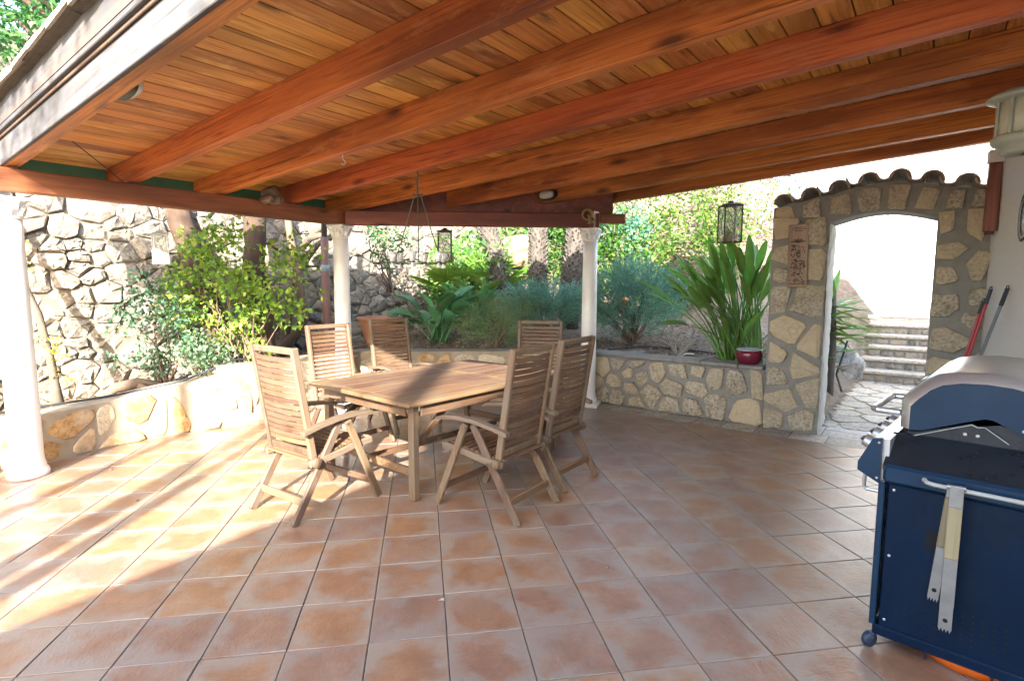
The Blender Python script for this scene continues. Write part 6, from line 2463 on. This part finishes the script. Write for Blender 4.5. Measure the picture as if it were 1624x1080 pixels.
# ---- a few fallen leaves on the tiles
fl_ = [((706, 955), 'pale curled leaf lying on the tiles in the near middle of the floor'), ((968, 902), 'dark dry leaf on the tiles right of the middle'), ((1227, 739), 'pale dry leaf on the tiles near the arch'), ((178, 745), 'small dry leaf on the sunlit tiles by the left column'), ((217, 797), 'curled leaf in the tree shadow on the sunlit tiles'), ((1010, 708), 'tan leaf on the tiles behind the right-hand chairs'), ((1162, 693), 'dark scrap on the tiles before the planter wall'), ((1171, 907), 'dark twig scrap on the tiles at right')]
for (px_, py_), lab in fl_:
    d = F_ + R_ * ((px_ - 812) / 886.6) - U_ * ((py_ - 540) / 886.6)
    t = -CAM_H / d.z
    x, y = d.x * t, d.y * t
    me = leaf_mesh('fallen_leaf', np.array([[0, 0, 0.006], [0.004, 0.003, 0.008]]), np.array([[1, .3, .1], [.8, -.5, .15]]), np.array([[0, 0.2, 1], [0.3, 0, 1.]]), np.array([0.038, 0.028]), np.array([0.017, 0.014]), 'dry_bract' if 'pale' in lab or 'tan' in lab else 'dry_leaf', 0.35, 0.25)
    tag(ob('fallen_leaf', me, None, (x, y, 0.002), (0, 0, random.uniform(0, 6))), lab, 'leaf', 'fallen leaves on the tiles')

for k in range(26):
    x, y = random.uniform(-2.2, 2.4), random.uniform(2.0, 5.6)
    if W2P(x, y)[1] > 4.7:
        continue
    me = leaf_mesh('leaf_scrap', np.array([[0, 0, 0.004]]), np.array([[1, .2, .05]]), np.array([[0, 0.2, 1.]]), np.array([random.uniform(.010, .02)]), np.array([random.uniform(.006, .010)]), 'dry_leaf', 0.3, 0.2)
    tag(ob('leaf_scrap', me, None, (x, y, 0.002), (0, 0, random.uniform(0, 6))), 'tiny dark scrap of dry leaf on the floor tiles', 'leaf scrap', 'scraps of leaf on the tiles')

# ---- slender trees behind the viewpoint whose stems stripe the sunlit floor
def stem_tree(name, label, base, stems, crown_c, crown_r, n, seed):
    t = thing(name, label, 'tree', base)
    mb = MB()
    for (x0, x1, h, r) in stems:
        mb.tube([(x0, 0, 0), ((x0 + x1) / 2 + .02, 0.02, h / 2), (x1, 0, h)], [r * 1.15, r, r * .8], 10)
    part('trunk', mb, 'bark_grey', t, True)
    C_, r_ = scatter_clumps(n, crown_c, crown_r, 0.15, 0.35, 0.3)
    crown('crown', C_, r_, 160, 0.11, 0.05, 'leaf_tree', t)


stem_tree('garden_tree', 'slender two-stemmed tree behind the viewpoint', (-2.84, -1.9, 0), [(0.0, -0.04, 5.0, 0.10), (0.21, 0.19, 5.0, 0.065)], (0.15, -1.2, 6.45), (1.7, 0.8, 0.6), 80, 1)  # crown added out of view to shade the fascia boards
stem_tree('garden_tree', 'taller slender tree behind the viewpoint at left', (-3.42, -2.6, 0), [(-0.10, -0.12, 5.0, 0.065), (-0.60, -0.63, 5.2, 0.18)], (-0.9, -0.5, 7.4), (0.7, 0.6, 0.6), 18, 2)  # thick second stem added to shade the left column
stem_tree('garden_tree', 'thick stemmed tree standing behind the added gabled house', (-1.14, -10.5, 0), [(0.0, 0.02, 10.0, 0.15)], (1.2, 0, 10.5), (1.3, 1.2, 0.8), 40, 3)
